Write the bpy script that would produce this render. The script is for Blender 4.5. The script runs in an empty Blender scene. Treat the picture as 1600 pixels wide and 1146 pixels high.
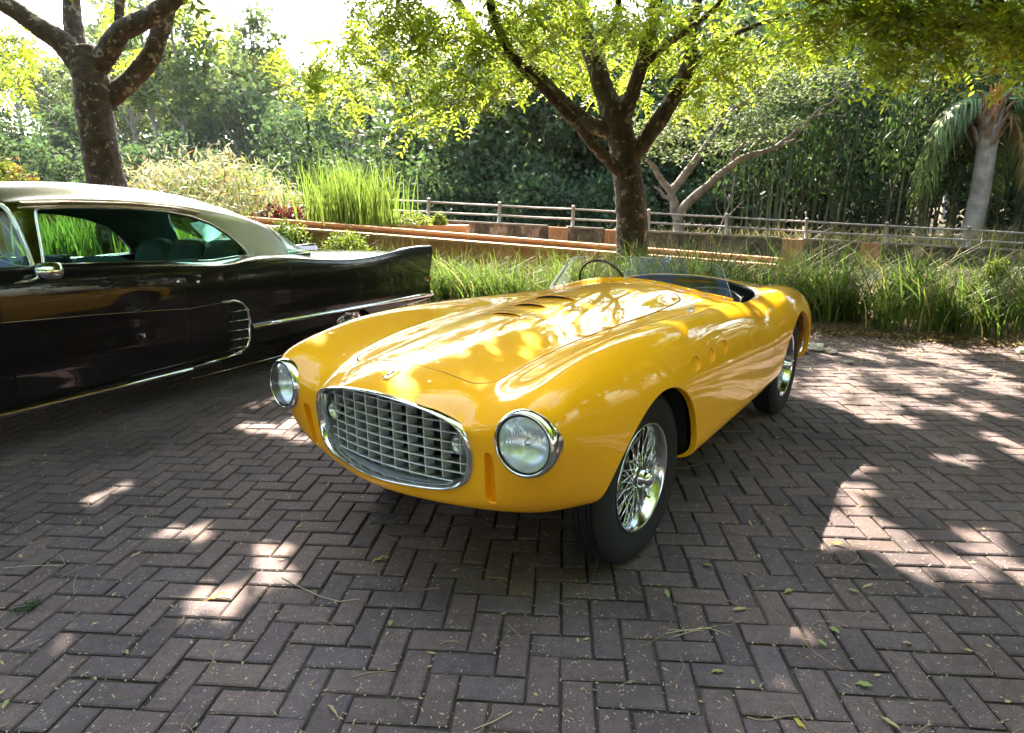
import bpy, math, random
import numpy as np
from mathutils import Vector, Matrix, noise
random.seed(7); rng = np.random.default_rng(7)
C = bpy.context.scene
COL = C.collection
PI = math.pi
# ------------------------------------------------------------------ camera, world, sun, exposure
CF, CP, CR, CH = 950.0, .2454, .0117, 1.3564
cd = bpy.data.cameras.new('camera'); cam = bpy.data.objects.new('camera', cd); COL.objects.link(cam)
fwd = Vector((0, math.cos(CP), -math.sin(CP))); rgt = Vector((1, 0, 0)); dwn = fwd.cross(rgt)
r2 = math.cos(CR)*rgt + math.sin(CR)*dwn; d2 = -math.sin(CR)*rgt + math.cos(CR)*dwn
cam.matrix_world = Matrix(((r2.x, -d2.x, -fwd.x, 0), (r2.y, -d2.y, -fwd.y, 0), (r2.z, -d2.z, -fwd.z, CH), (0, 0, 0, 1)))
cd.sensor_width = 36; cd.lens = CF/1600*36; cd.clip_end = 2000; cd.clip_start = .05
C.camera = cam
def ray(px, py):
    d = r2*((px-800)/CF) + d2*((py-573)/CF) + fwd
    return d
def at_y(px, py, Y):           # point seen at that pixel on the plane y = Y
    d = ray(px, py); k = Y/d.y
    return Vector((d.x*k, Y, CH + d.z*k))
def on_ground(px, py, z=0.0):
    d = ray(px, py); k = (z-CH)/d.z
    return Vector((d.x*k, d.y*k, z))
SUN_EL, SUN_AZ = math.radians(48), math.radians(-14)     # azimuth from +Y, towards +X
sun_dir = Vector((math.sin(SUN_AZ)*math.cos(SUN_EL), math.cos(SUN_AZ)*math.cos(SUN_EL), math.sin(SUN_EL)))
W = bpy.data.worlds.new('World'); C.world = W; W.use_nodes = True
nt = W.node_tree; bg = nt.nodes['Background']
sky = nt.nodes.new('ShaderNodeTexSky'); sky.sky_type = 'NISHITA'; sky.sun_disc = False
sky.sun_elevation = SUN_EL; sky.sun_rotation = SUN_AZ
sky.air_density = 1.3; sky.dust_density = 3.0
nt.links.new(sky.outputs[0], bg.inputs[0]); bg.inputs[1].default_value = .15
sl = bpy.data.lights.new('sun', 'SUN'); sl.energy = 5.0; sl.angle = math.radians(.53); sl.color = (1, .89, .70)
so = bpy.data.objects.new('sun', sl); COL.objects.link(so)
so.rotation_euler = sun_dir.to_track_quat('Z', 'Y').to_euler()
C.view_settings.view_transform = 'Standard'; C.view_settings.look = 'None'
C.view_settings.exposure = 2.9; C.view_settings.gamma = 1
C.cycles.max_bounces = 8; C.cycles.diffuse_bounces = 3; C.cycles.glossy_bounces = 4
C.cycles.transmission_bounces = 6; C.cycles.transparent_max_bounces = 12
C.cycles.caustics_reflective = False; C.cycles.caustics_refractive = False
C.cycles.sample_clamp_indirect = 6

# ------------------------------------------------------------------ helpers
MATS = {}
def mat(name, col=(.5, .5, .5), rough=.6, metal=0.0, coat=0.0, coat_rough=.03, var=0.0, vscale=5.0, col2=None,
        bump=0.0, bscale=40.0, spec=.5, sub=0.0, trans=0.0, ior=1.45, emit=None, rvar=0.0, translucent=0.0, tcol=None, randomv=0.0):
    if name in MATS: return MATS[name]
    m = bpy.data.materials.new(name); MATS[name] = m; m.use_nodes = True
    n = m.node_tree.nodes; l = m.node_tree.links; b = n['Principled BSDF']
    b.inputs['Base Color'].default_value = (*col, 1); b.inputs['Roughness'].default_value = rough
    b.inputs['Metallic'].default_value = metal; b.inputs['Coat Weight'].default_value = coat
    b.inputs['Coat Roughness'].default_value = coat_rough; b.inputs['Specular IOR Level'].default_value = spec
    b.inputs['Transmission Weight'].default_value = trans; b.inputs['IOR'].default_value = ior
    tc = n.new('ShaderNodeTexCoord')
    out_col = None
    if var > 0 or col2:
        nz = n.new('ShaderNodeTexNoise'); nz.inputs['Scale'].default_value = vscale; nz.inputs['Detail'].default_value = 6
        l.new(tc.outputs['Object'], nz.inputs['Vector'])
        rp = n.new('ShaderNodeValToRGB'); rp.color_ramp.elements[0].position = .35; rp.color_ramp.elements[1].position = .65
        c2 = col2 if col2 else tuple(min(1, c*(1+var)) for c in col)
        c1 = col if col2 else tuple(c*(1-var) for c in col)
        rp.color_ramp.elements[0].color = (*c1, 1); rp.color_ramp.elements[1].color = (*c2, 1)
        l.new(nz.outputs['Fac'], rp.inputs['Fac']); out_col = rp.outputs['Color']
    if randomv > 0:
        oi = n.new('ShaderNodeObjectInfo'); hs = n.new('ShaderNodeHueSaturation')
        mr = n.new('ShaderNodeMapRange'); mr.inputs['To Min'].default_value = 1-randomv; mr.inputs['To Max'].default_value = 1+randomv
        l.new(oi.outputs['Random'], mr.inputs['Value']); l.new(mr.outputs[0], hs.inputs['Value'])
        if out_col: l.new(out_col, hs.inputs['Color'])
        else: hs.inputs['Color'].default_value = (*col, 1)
        out_col = hs.outputs['Color']
    if out_col: l.new(out_col, b.inputs['Base Color'])
    if rvar > 0:
        nz = n.new('ShaderNodeTexNoise'); nz.inputs['Scale'].default_value = vscale*3; nz.inputs['Detail'].default_value = 5
        l.new(tc.outputs['Object'], nz.inputs['Vector'])
        mr = n.new('ShaderNodeMapRange'); mr.inputs['To Min'].default_value = max(0, rough-rvar); mr.inputs['To Max'].default_value = min(1, rough+rvar)
        l.new(nz.outputs['Fac'], mr.inputs['Value']); l.new(mr.outputs[0], b.inputs['Roughness'])
    if bump > 0:
        nz = n.new('ShaderNodeTexNoise'); nz.inputs['Scale'].default_value = bscale; nz.inputs['Detail'].default_value = 8
        l.new(tc.outputs['Object'], nz.inputs['Vector'])
        bp = n.new('ShaderNodeBump'); bp.inputs['Strength'].default_value = bump; bp.inputs['Distance'].default_value = .02
        l.new(nz.outputs['Fac'], bp.inputs['Height']); l.new(bp.outputs[0], b.inputs['Normal'])
    if translucent > 0:
        tr = n.new('ShaderNodeBsdfTranslucent'); tr.inputs[0].default_value = (*(tcol or col), 1)
        if out_col and not tcol: l.new(out_col, tr.inputs[0])
        mx = n.new('ShaderNodeMixShader'); mx.inputs[0].default_value = translucent
        l.new(b.outputs[0], mx.inputs[1]); l.new(tr.outputs[0], mx.inputs[2]); l.new(mx.outputs[0], n['Material Output'].inputs[0])
    if emit:
        b.inputs['Emission Color'].default_value = (*emit[0], 1); b.inputs['Emission Strength'].default_value = emit[1]
    return m
def glass_mat(name, tint=(1, 1, 1), rough=0.0, gloss=.1):
    """thin sheet of glass: mostly see-through with a Fresnel reflection"""
    if name in MATS: return MATS[name]
    m = bpy.data.materials.new(name); MATS[name] = m; m.use_nodes = True
    n = m.node_tree.nodes; l = m.node_tree.links; n.remove(n['Principled BSDF'])
    t = n.new('ShaderNodeBsdfTransparent'); t.inputs[0].default_value = (*tint, 1)
    g = n.new('ShaderNodeBsdfGlossy'); g.inputs['Roughness'].default_value = rough
    fr = n.new('ShaderNodeLayerWeight'); fr.inputs[0].default_value = .12
    mr = n.new('ShaderNodeMapRange'); mr.inputs['To Min'].default_value = gloss*.5; mr.inputs['To Max'].default_value = .9
    mx = n.new('ShaderNodeMixShader')
    l.new(fr.outputs['Fresnel'], mr.inputs['Value']); l.new(mr.outputs[0], mx.inputs[0]); l.new(t.outputs[0], mx.inputs[1]); l.new(g.outputs[0], mx.inputs[2])
    l.new(mx.outputs[0], n['Material Output'].inputs[0])
    return m
def tag(o, label=None, cat=None, group=None, kind=None):
    if label: o['label'] = label
    if cat: o['category'] = cat
    if group: o['group'] = group
    if kind: o['kind'] = kind
    return o
def thing(name, label, cat, loc=(0, 0, 0), rz=0.0, group=None):
    o = bpy.data.objects.new(name, None); COL.objects.link(o); o.location = loc; o.rotation_euler = (0, 0, rz)
    o.empty_display_size = .2
    return tag(o, label, cat, group)
def mesh_np(name, V, F, mats, fmat=None, smooth=False, normals=None):
    """V (n,3), F = list of index tuples or an (m,k) array"""
    me = bpy.data.meshes.new(name)
    V = np.asarray(V, dtype=np.float32)
    if isinstance(F, np.ndarray):
        m, k = F.shape
        me.vertices.add(len(V)); me.vertices.foreach_set('co', V.ravel())
        me.loops.add(m*k); me.loops.foreach_set('vertex_index', F.ravel().astype(np.int32))
        me.polygons.add(m); me.polygons.foreach_set('loop_start', np.arange(0, m*k, k, dtype=np.int32))
        try: me.polygons.foreach_set('loop_total', np.full(m, k, dtype=np.int32))
        except Exception: pass
        me.update(calc_edges=True)
    else:
        me.from_pydata([tuple(map(float, v)) for v in V], [], [tuple(int(i) for i in f) for f in F]); me.update()
    for mm in (mats if isinstance(mats, (list, tuple)) else [mats]): me.materials.append(mm)
    if fmat is not None: me.polygons.foreach_set('material_index', np.asarray(fmat, dtype=np.int32))
    me.polygons.foreach_set('use_smooth', np.full(len(me.polygons), bool(smooth)))
    if normals is not None:
        me.normals_split_custom_set_from_vertices([tuple(map(float, v)) for v in normals])
    me.update()
    return me
def link(name, me, parent=None, loc=None, rot=None, scale=None, label=None):
    o = bpy.data.objects.new(name, me); COL.objects.link(o)
    if parent: o.parent = parent
    if loc is not None: o.location = loc
    if rot is not None: o.rotation_euler = rot
    if scale is not None: o.scale = scale if hasattr(scale, '__len__') else (scale,)*3
    if label: o['label'] = label
    return o
class MB:
    """collects shapes for one mesh"""
    def __init__(s): s.V = []; s.F = []; s.M = []
    def add(s, V, F, m=0):
        b = len(s.V); s.V.extend([tuple(v) for v in V]); s.F.extend([tuple(i+b for i in f) for f in F]); s.M.extend([m]*len(F))
    def box(s, c, h, rot=None, m=0, bev=0.0):
        x, y, z = h; P = []
        for dz in (-1, 1):
            for dx, dy in ((-1, -1), (1, -1), (1, 1), (-1, 1)):
                k = 1 if dz < 0 or not bev else 1
                P.append(Vector((dx*(x-(bev if dz > 0 else 0)), dy*(y-(bev if dz > 0 else 0)), dz*z)))
        F = [(3, 2, 1, 0), (4, 5, 6, 7), (0, 1, 5, 4), (1, 2, 6, 5), (2, 3, 7, 6), (3, 0, 4, 7)]
        if bev:
            P += [Vector((dx*x, dy*y, z-bev)) for dx, dy in ((-1, -1), (1, -1), (1, 1), (-1, 1))]
            F = [(3, 2, 1, 0), (4, 5, 6, 7), (0, 1, 9, 8), (1, 2, 10, 9), (2, 3, 11, 10), (3, 0, 8, 11), (8, 9, 5, 4), (9, 10, 6, 5), (10, 11, 7, 6), (11, 8, 4, 7)]
        if rot is not None: P = [rot @ p for p in P]
        s.add([p+Vector(c) for p in P], F, m)
    def tube(s, pts, r, n=8, closed=False, cap=True, m=0, flat=None):
        pts = [Vector(p) for p in pts]; N = len(pts); rr = r if hasattr(r, '__len__') else [r]*N
        ref = None; V = []; 
        for i, p in enumerate(pts):
            a = pts[i-1] if (i > 0 or closed) else p; b = pts[(i+1) % N] if (i < N-1 or closed) else p
            t = (b-a).normalized() if (b-a).length > 1e-9 else Vector((0, 0, 1))
            if ref is None: ref = Vector((0, 0, 1)) if abs(t.z) < .9 else Vector((1, 0, 0))
            u = (ref - t*ref.dot(t)); u = u.normalized() if u.length > 1e-6 else t.orthogonal().normalized()
            w = t.cross(u); ref = u
            for k in range(n):
                a_ = 2*PI*k/n
                V.append(p + (u*math.cos(a_)*(flat or 1) + w*math.sin(a_))*rr[i])
        F = []
        for i in range(N if closed else N-1):
            j = (i+1) % N
            for k in range(n):
                F.append((i*n+k, j*n+k, j*n+(k+1) % n, i*n+(k+1) % n)[::-1])
        if cap and not closed:
            F.append(tuple(range(n))); F.append(tuple(range((N-1)*n, N*n))[::-1])
        s.add(V, F, m)
    def lathe(s, prof, n=32, axis='y', c=(0, 0, 0), m=0, close=False, rot=None):
        """prof: (radius, along) pairs"""
        V = []; K = len(prof)
        for i in range(n):
            a = 2*PI*i/n
            for r, h in prof:
                x, z = r*math.cos(a), r*math.sin(a)
                p = {'y': (x, h, z), 'x': (h, x, z), 'z': (x, z, h)}[axis]
                p = Vector(p)
                if rot is not None: p = rot @ p
                V.append(p+Vector(c))
        F = []
        for i in range(n):
            j = (i+1) % n
            for k in range(K if close else K-1):
                k2 = (k+1) % K
                F.append((i*K+k, i*K+k2, j*K+k2, j*K+k) if axis != 'y' else (i*K+k, j*K+k, j*K+k2, i*K+k2))
        s.add(V, F, m)
    def prism(s, outline, y0, y1, m=0, axis='y'):
        """outline in (a,b); extruded along axis"""
        n = len(outline); V = []
        for y in (y0, y1):
            for a, b in outline: V.append({'y': (a, y, b), 'x': (y, a, b), 'z': (a, b, y)}[axis])
        F = [tuple(range(n)), tuple(range(n, 2*n))[::-1]] + [(i, n+i, n+(i+1) % n, (i+1) % n) for i in range(n)]
        s.add(V, F, m)
    def build(s, name, mats, parent=None, smooth=False, angle=None, **kw):
        me = mesh_np(name, np.array([tuple(v) for v in s.V]), s.F, mats, s.M, smooth)
        if angle: 
            me.set_sharp_from_angle(angle=math.radians(angle))
        return link(name, me, parent, **kw)
# ---- B-spline body surfaces
def _sm(P, axis, periodic):
    if periodic: return (np.roll(P, 1, axis)+4*P+np.roll(P, -1, axis))/6
    Q = P.copy(); sl_ = [slice(None)]*3; a = sl_.copy(); b = sl_.copy(); c = sl_.copy()
    a[axis] = slice(0, -2); b[axis] = slice(1, -1); c[axis] = slice(2, None)
    Q[tuple(b)] = (P[tuple(a)]+4*P[tuple(b)]+P[tuple(c)])/6
    return Q
def bs_surface(net, ku, kv, sharpen=.8, mirror=True):
    """net[v][u] control points; u half section from top centre to bottom centre; returns grid and normals"""
    P = np.array(net, float)
    if mirror:
        M = P[:, 1:-1][:, ::-1].copy(); M[:, :, 1] *= -1; P = np.concatenate([P, M], 1)
    for _ in range(2):
        T = P.copy() if _ == 0 else T
        P = P + sharpen*(T - _sm(_sm(P, 1, True), 0, False))
    nv, nu = P.shape[:2]
    P = np.concatenate([2*P[:1]-P[1:2], P, 2*P[-1:]-P[-2:-1]], 0)
    def basis(t):
        return np.array([(1-t)**3, 3*t**3-6*t**2+4, -3*t**3+3*t**2+3*t+1, t**3])/6, np.array([-3*(1-t)**2, 9*t**2-12*t, -9*t**2+6*t+3, 3*t**2])/6
    us = np.arange(nu*ku)/ku; vs = np.arange((nv-1)*kv+1)/kv
    Bu = np.zeros((len(us), nu)); Du = Bu.copy()
    for i, u in enumerate(us):
        k = int(u); b, d = basis(u-k)
        for j in range(4): Bu[i, (k-1+j) % nu] += b[j]; Du[i, (k-1+j) % nu] += d[j]
    Bv = np.zeros((len(vs), nv+2)); Dv = Bv.copy()
    for i, v in enumerate(vs):
        k = min(int(v), nv-2); b, d = basis(v-k)
        for j in range(4): Bv[i, k+j] += b[j]; Dv[i, k+j] += d[j]
    S = np.einsum('vi,uj,ijk->vuk', Bv, Bu, P); Su = np.einsum('vi,uj,ijk->vuk', Bv, Du, P); Sv = np.einsum('vi,uj,ijk->vuk', Dv, Bu, P)
    N = np.cross(Su, Sv); N /= np.linalg.norm(N, axis=2, keepdims=True)+1e-12
    return S, N
def grid_tris(S, N, closed=True):
    nv, nu = S.shape[:2]; idx = np.arange(nv*nu).reshape(nv, nu)
    a = idx[:-1]; b = idx[1:]
    if closed: a2 = np.roll(a, -1, 1); b2 = np.roll(b, -1, 1)
    else: a2 = a[:, 1:]; b2 = b[:, 1:]; a = a[:, :-1]; b = b[:, :-1]
    T = np.concatenate([np.stack([a, a2, b2], -1).reshape(-1, 3), np.stack([a, b2, b], -1).reshape(-1, 3)])
    return S.reshape(-1, 3).copy(), N.reshape(-1, 3).copy(), T
def orient(V, N, T, flip):
    if flip: N = -N; T = T[:, ::-1].copy()
    return V, N, T
def clip(V, N, T, g):
    """keep g >= 0; cuts triangles exactly; returns V,N,T and boundary segments (a,b) with the kept side on the left"""
    g = np.where(np.abs(g) < 1e-7, 1e-7, g); ins = g > 0; c = ins[T].sum(1)
    keep = T[c == 3]; mix = T[(c == 1) | (c == 2)]
    nv = []; nn = []; cache = {}; out = []; segs = []; base = len(V)
    def cut(i, j):
        k = (i, j) if i < j else (j, i)
        if k not in cache:
            i_, j_ = k; t = g[i_]/(g[i_]-g[j_]); cache[k] = base+len(nv)
            nv.append(V[i_]*(1-t)+V[j_]*t); q = N[i_]*(1-t)+N[j_]*t; nn.append(q/(np.linalg.norm(q)+1e-12))
        return cache[k]
    for t in mix:
        a, b, c_ = t
        if ins[t].sum() == 1:
            while not ins[a]: a, b, c_ = b, c_, a
            p = cut(a, b); q = cut(a, c_); out.append((a, p, q)); segs.append((p, q))
        else:
            while ins[a]: a, b, c_ = b, c_, a
            p = cut(a, b); q = cut(a, c_); out.append((p, b, c_)); out.append((p, c_, q)); segs.append((q, p))
    if nv: V = np.vstack([V, np.array(nv)]); N = np.vstack([N, np.array(nn)])
    if out: keep = np.vstack([keep, np.array(out)])
    return V, N, keep, segs
def lip(V, N, segs, r=.003, depth=.02, inward=None, steps=3):
    """rounded edge and return wall along cut segments -> verts, normals, quads (own vertices)"""
    ids = sorted({i for s in segs for i in s}); mp = {v: k for k, v in enumerate(ids)}
    D = np.zeros((len(ids), 3))
    for a, b in segs:
        t = V[b]-V[a]; 
        for i in (a, b):
            D[mp[i]] += np.cross(t, N[i])
    D /= np.linalg.norm(D, axis=1, keepdims=True)+1e-12
    P0 = V[ids]; N0 = N[ids]; IN = -N0 if inward is None else inward(P0, N0)
    rows = []; nr = []
    for s in range(steps+1):
        a = PI/2*s/steps
        rows.append(P0 + D*r*math.sin(a) - N0*r*(1-math.cos(a))); nr.append(N0*math.cos(a)+D*math.sin(a))
    rows.append(rows[-1]+IN*depth); nr.append(D)
    n = len(ids); VV = np.vstack(rows); NN = np.vstack(nr); F = []
    for s in range(len(rows)-1):
        for a, b in segs:
            i, j = mp[a], mp[b]
            F.append((s*n+j, s*n+i, (s+1)*n+i)); F.append((s*n+j, (s+1)*n+i, (s+1)*n+j))
    F = np.array(F)[:, ::-1]
    return VV, NN, F
def merge(parts):
    V = []; N = []; T = []; M = []; b = 0
    for k, (v, n, t) in enumerate(parts):
        V.append(v); N.append(n); T.append(np.asarray(t)+b); M.append(np.full(len(t), k)); b += len(v)
    return np.vstack(V), np.vstack(N), np.vstack(T), np.concatenate(M)
def compact(V, N, T):
    u, inv = np.unique(T, return_inverse=True); return V[u], N[u], inv.reshape(T.shape)
def surf_obj(name, parts, mats, parent, **kw):
    parts = [p for p in parts if len(p[2])]
    V, N, T, M = merge([compact(*p) for p in parts])
    fn_ = np.cross(V[T[:, 1]]-V[T[:, 0]], V[T[:, 2]]-V[T[:, 0]]); bad = (fn_*(N[T[:, 0]]+N[T[:, 1]]+N[T[:, 2]])).sum(1) < 0
    T = T.copy(); T[bad] = T[bad][:, ::-1]
    me = mesh_np(name, V, T, mats, None, True, N)
    return link(name, me, parent, **kw)
# ------------------------------------------------------------------ pavement of herringbone pavers
def brick_mat():
    m = bpy.data.materials.new('concrete paver'); m.use_nodes = True; n = m.node_tree.nodes; l = m.node_tree.links; b = n['Principled BSDF']
    geo = n.new('ShaderNodeNewGeometry'); oi = n.new('ShaderNodeObjectInfo'); ad = n.new('ShaderNodeMath'); ad.operation = 'ADD'
    l.new(geo.outputs['Random Per Island'], ad.inputs[0]); l.new(oi.outputs['Random'], ad.inputs[1])
    fr = n.new('ShaderNodeMath'); fr.operation = 'FRACT'; l.new(ad.outputs[0], fr.inputs[0])
    rp = n.new('ShaderNodeValToRGB'); l.new(fr.outputs[0], rp.inputs['Fac'])
    e = rp.color_ramp.elements; e[0].position = 0; e[0].color = (.088, .064, .072, 1); e[1].position = 1; e[1].color = (.124, .088, .092, 1)
    q = e.new(.35); q.color = (.106, .080, .088, 1); q = e.new(.7); q.color = (.118, .082, .082, 1)
    # grain, worn pale aggregate and broad dirt, in place coordinates
    pos = geo.outputs['Position']
    def noise_(sc, det, lo, hi, a, b_):
        t = n.new('ShaderNodeTexNoise'); t.inputs['Scale'].default_value = sc; t.inputs['Detail'].default_value = det; l.new(pos, t.inputs['Vector'])
        r = n.new('ShaderNodeMapRange'); r.inputs['From Min'].default_value = lo; r.inputs['From Max'].default_value = hi
        r.inputs['To Min'].default_value = a; r.inputs['To Max'].default_value = b_; l.new(t.outputs['Fac'], r.inputs['Value']); return t, r.outputs[0]
    t1, f1 = noise_(260, 3, .3, .7, .62, 1.38); t2, f2 = noise_(1.6, 7, .3, .7, .62, 1.25); t3, f3 = noise_(28, 6, .3, .7, .82, 1.18)
    m1 = n.new('ShaderNodeMath'); m1.operation = 'MULTIPLY'; l.new(f1, m1.inputs[0]); l.new(f2, m1.inputs[1])
    m2 = n.new('ShaderNodeMath'); m2.operation = 'MULTIPLY'; l.new(m1.outputs[0], m2.inputs[0]); l.new(f3, m2.inputs[1])
    mx = n.new('ShaderNodeMix'); mx.data_type = 'RGBA'; mx.blend_type = 'MULTIPLY'; mx.inputs[0].default_value = 1
    l.new(rp.outputs[0], mx.inputs[6]); l.new(m2.outputs[0], mx.inputs[7])
    vo = n.new('ShaderNodeTexVoronoi'); vo.inputs['Scale'].default_value = 150; l.new(pos, vo.inputs['Vector'])
    lt = n.new('ShaderNodeMapRange'); lt.inputs['From Min'].default_value = .22; lt.inputs['From Max'].default_value = .10; lt.inputs['To Min'].default_value = 0; lt.inputs['To Max'].default_value = .8
    l.new(vo.outputs['Distance'], lt.inputs['Value'])
    mk, mf = noise_(60, 2, .52, .60, 0, 1)
    mm = n.new('ShaderNodeMath'); mm.operation = 'MULTIPLY'; l.new(lt.outputs[0], mm.inputs[0]); l.new(mf, mm.inputs[1])
    m3 = n.new('ShaderNodeMix'); m3.data_type = 'RGBA'; l.new(mm.outputs[0], m3.inputs[0]); l.new(mx.outputs[2], m3.inputs[6]); m3.inputs[7].default_value = (.50, .46, .42, 1)
    l.new(m3.outputs[2], b.inputs['Base Color']); b.inputs['Roughness'].default_value = .78; b.inputs['Specular IOR Level'].default_value = .35
    bp = n.new('ShaderNodeBump'); bp.inputs['Strength'].default_value = .55; bp.inputs['Distance'].default_value = .004; l.new(t1.outputs['Fac'], bp.inputs['Height']); l.new(bp.outputs[0], b.inputs['Normal'])
    return m
m_brick = brick_mat()
m_joint = mat('dark joint sand', (.030, .026, .023), .95, col2=(.075, .065, .052), vscale=5, bump=.8, bscale=120)
def kerb_y(x): return 6.85-.50*(x-3.4) if x > -1.5 else 9.3-.30*(x+1.5)
BRK_A = math.radians(-5)
ca_, sa_ = math.cos(BRK_A), math.sin(BRK_A)
PAVE = MB(); gx0 = np.linspace(-30, 30, 31)
PAVE.add([(x, -14, -.009) for x in gx0]+[(x, kerb_y(x)+.05, -.009) for x in gx0], [(i, i+1, 32+i, 31+i) for i in range(30)])
pavement = tag(PAVE.build('pavement', m_joint), kind='structure')
def brick_shape(hx, hy, bv=.0045, hz=.014):
    V_ = []
    for z, sx in ((-hz, 0), (-bv, 0), (0, bv*1.2)):
        V_ += [(dx*(hx-sx), dy*(hy-sx), z) for dx, dy in ((-1, -1), (1, -1), (1, 1), (-1, 1))]
    F_ = [(8, 9, 10, 11)]+[(a+k, a+(k+1) % 4, a+4+(k+1) % 4, a+4+k) for a in (0, 4) for k in range(4)]
    return np.array(V_), F_
bV, bF = brick_shape(.0955, .0455)
brick_me = [mesh_np('brick', bV*np.array([1+.01*q, 1-.02*q, 1]), bF, [m_brick]) for q in range(3)]
bricks = []
for i in range(-110, 110):
    for j in range(0, 150):
        s = (i+j) % 4
        if s == 0: c = (i+1.0, j+.5, 0)
        elif s == 2: c = (i+.5, j+1.0, 1)
        else: continue
        x, y = c[0]*.1, c[1]*.1+.75
        X, Y = ca_*x-sa_*y, sa_*x+ca_*y
        if Y > kerb_y(X)-.02 or Y < .9 or abs(X) > Y*.98+.9: continue
        bricks.append((X*X+Y*Y, X, Y, c[2]))
bricks.sort()
R1 = random.Random(3)
allV = []; allF = []
nb = 0
for d2_, X, Y, v in bricks:
    az = BRK_A+(PI/2 if v else 0)+R1.gauss(0, .012); z = R1.gauss(0, .0016)+.002*noise.noise(Vector((X*1.5, Y*1.5, 0))); tx, ty = R1.gauss(0, .009), R1.gauss(0, .009)
    seen = abs(X) < Y*.87+.02 and Y > 1.3
    if nb < 300 and seen:
        link('brick', brick_me[R1.randrange(3)], pavement, (X+R1.gauss(0, .0012), Y+R1.gauss(0, .0012), z), (tx, ty, az)); nb += 1
    else:
        Rm = np.array(Matrix.Rotation(az, 3, 'Z') @ Matrix.Rotation(tx, 3, 'X') @ Matrix.Rotation(ty, 3, 'Y'))
        b0 = len(allV)*12; allV.append(bV @ Rm.T+np.array([X, Y, z])); allF += [tuple(k+b0 for k in f) for f in bF]
tag(link('bricks', mesh_np('bricks', np.vstack(allV), allF, [m_brick]), pavement), kind='stuff')
# soil of the planting strip and the ground beyond, gently rolling
m_soil = mat('dry soil and leaf mould', (.085, .055, .036), .95, col2=(.19, .13, .085), vscale=14, bump=.8, bscale=50)
def ground_z(x, y):
    k = y-kerb_y(x)
    return .03+.04*noise.noise(Vector((x*.8, y*.8, 0)))+ (min(max(k, 0), 1)*.05)
g = MB(); nx, ny = 90, 20
for j in range(ny):
    for i in range(nx):
        x = -20+45*i/(nx-1); k = j/(ny-1); y = kerb_y(x)*(1-k)+ (kerb_y(x)+6)*k
        g.V.append((x, y, (ground_z(x, y) if j else -.03)))
g.F = [(j*nx+i, j*nx+i+1, (j+1)*nx+i+1, (j+1)*nx+i) for j in range(ny-1) for i in range(nx-1)]; g.M = [0]*len(g.F)
tag(g.build('soil', m_soil, None, True), kind='structure')
m_dirt = mat('forest floor', (.05, .045, .022), .95, col2=(.12, .09, .05), vscale=2.5, bump=.6, bscale=20)
g = MB(); xs = np.linspace(-230, 230, 60); ys = np.concatenate([np.linspace(9, 40, 14), np.linspace(48, 260, 18)])
def hill_z(x, y):
    base = -.1 if y < 30 else 0
    left = 1/(1+math.exp((x-2)/9))
    h = max(0, (y-38))*.16*(.55+.45*left)
    return base+min(h, 19)+ (2.0*noise.noise(Vector((x*.03, y*.03, 2))) if y > 36 else 0)
for y in ys:
    for x in xs: g.V.append((x, y, hill_z(x, y)))
n_ = len(xs); g.F = [(j*n_+i, j*n_+i+1, (j+1)*n_+i+1, (j+1)*n_+i) for j in range(len(ys)-1) for i in range(n_-1)]; g.M = [0]*len(g.F)
tag(g.build('hillside', m_dirt, None, True), kind='structure')
# ---- kerb stones hidden by litter: low concrete edging
m_conc = mat('weathered concrete', (.26, .24, .21), .9, col2=(.12, .11, .10), vscale=4, bump=.5, bscale=60)
# ------------------------------------------------------------------ terracotta terrace walls, back wall, railing
m_terra = mat('terracotta render', (.30, .14, .075), .85, col2=(.44, .23, .13), vscale=2.5, bump=.6, bscale=35)
m_cope = mat('terracotta coping', (.48, .28, .17), .8, col2=(.34, .20, .12), vscale=5, bump=.3, bscale=30)
def stained():
    m = mat('stained old render', (.10, .085, .08), .92, bump=.5, bscale=25)
    n = m.node_tree.nodes; l = m.node_tree.links; b = n['Principled BSDF']
    tc = n.new('ShaderNodeTexCoord'); mp = n.new('ShaderNodeMapping'); l.new(tc.outputs['Object'], mp.inputs['Vector']); mp.inputs['Scale'].default_value = (1, 1, .7)
    t = n.new('ShaderNodeTexNoise'); t.inputs['Scale'].default_value = 1.9; t.inputs['Detail'].default_value = 9; t.inputs['Roughness'].default_value = .65; l.new(mp.outputs[0], t.inputs['Vector'])
    rp = n.new('ShaderNodeValToRGB'); l.new(t.outputs['Fac'], rp.inputs['Fac']); e = rp.color_ramp.elements
    e[0].position = .40; e[0].color = (.035, .03, .028, 1); e[1].position = .75; e[1].color = (.50, .40, .34, 1)
    q = e.new(.54); q.color = (.11, .085, .075, 1); q = e.new(.60); q.color = (.32, .23, .19, 1)
    l.new(rp.outputs[0], b.inputs['Base Color']); return m
m_stain = stained()
def slab_between(A, B, thick, depth, name, m, parent, z_face=None):
    """wall section whose front top edge runs A-B, 'depth' tall, 'thick' deep"""
    A, B = Vector(A), Vector(B); g = MB()
    V_ = []
    for P in (A, B):
        for dy, dz in ((0, 0), (thick, 0), (thick, -depth), (0, -depth)): V_.append(P+Vector((0, dy, dz)))
    g.add(V_, [(0, 1, 2, 3)[::-1], (4, 5, 6, 7), (0, 4, 5, 1)[::-1], (1, 5, 6, 2)[::-1], (2, 6, 7, 3)[::-1], (3, 7, 4, 0)[::-1]])
    return g.build(name, m, parent)
def line_pt(p0, p1, x, Y): 
    y = p0[1]+(p1[1]-p0[1])*(x-p0[0])/(p1[0]-p0[0]); return at_y(x, y, Y)
tw = thing('terrace_wall', 'long low terracotta wall with two stepped sunlit ledges sloping down behind the grass', 'wall', (0, 11, 0))
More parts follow.
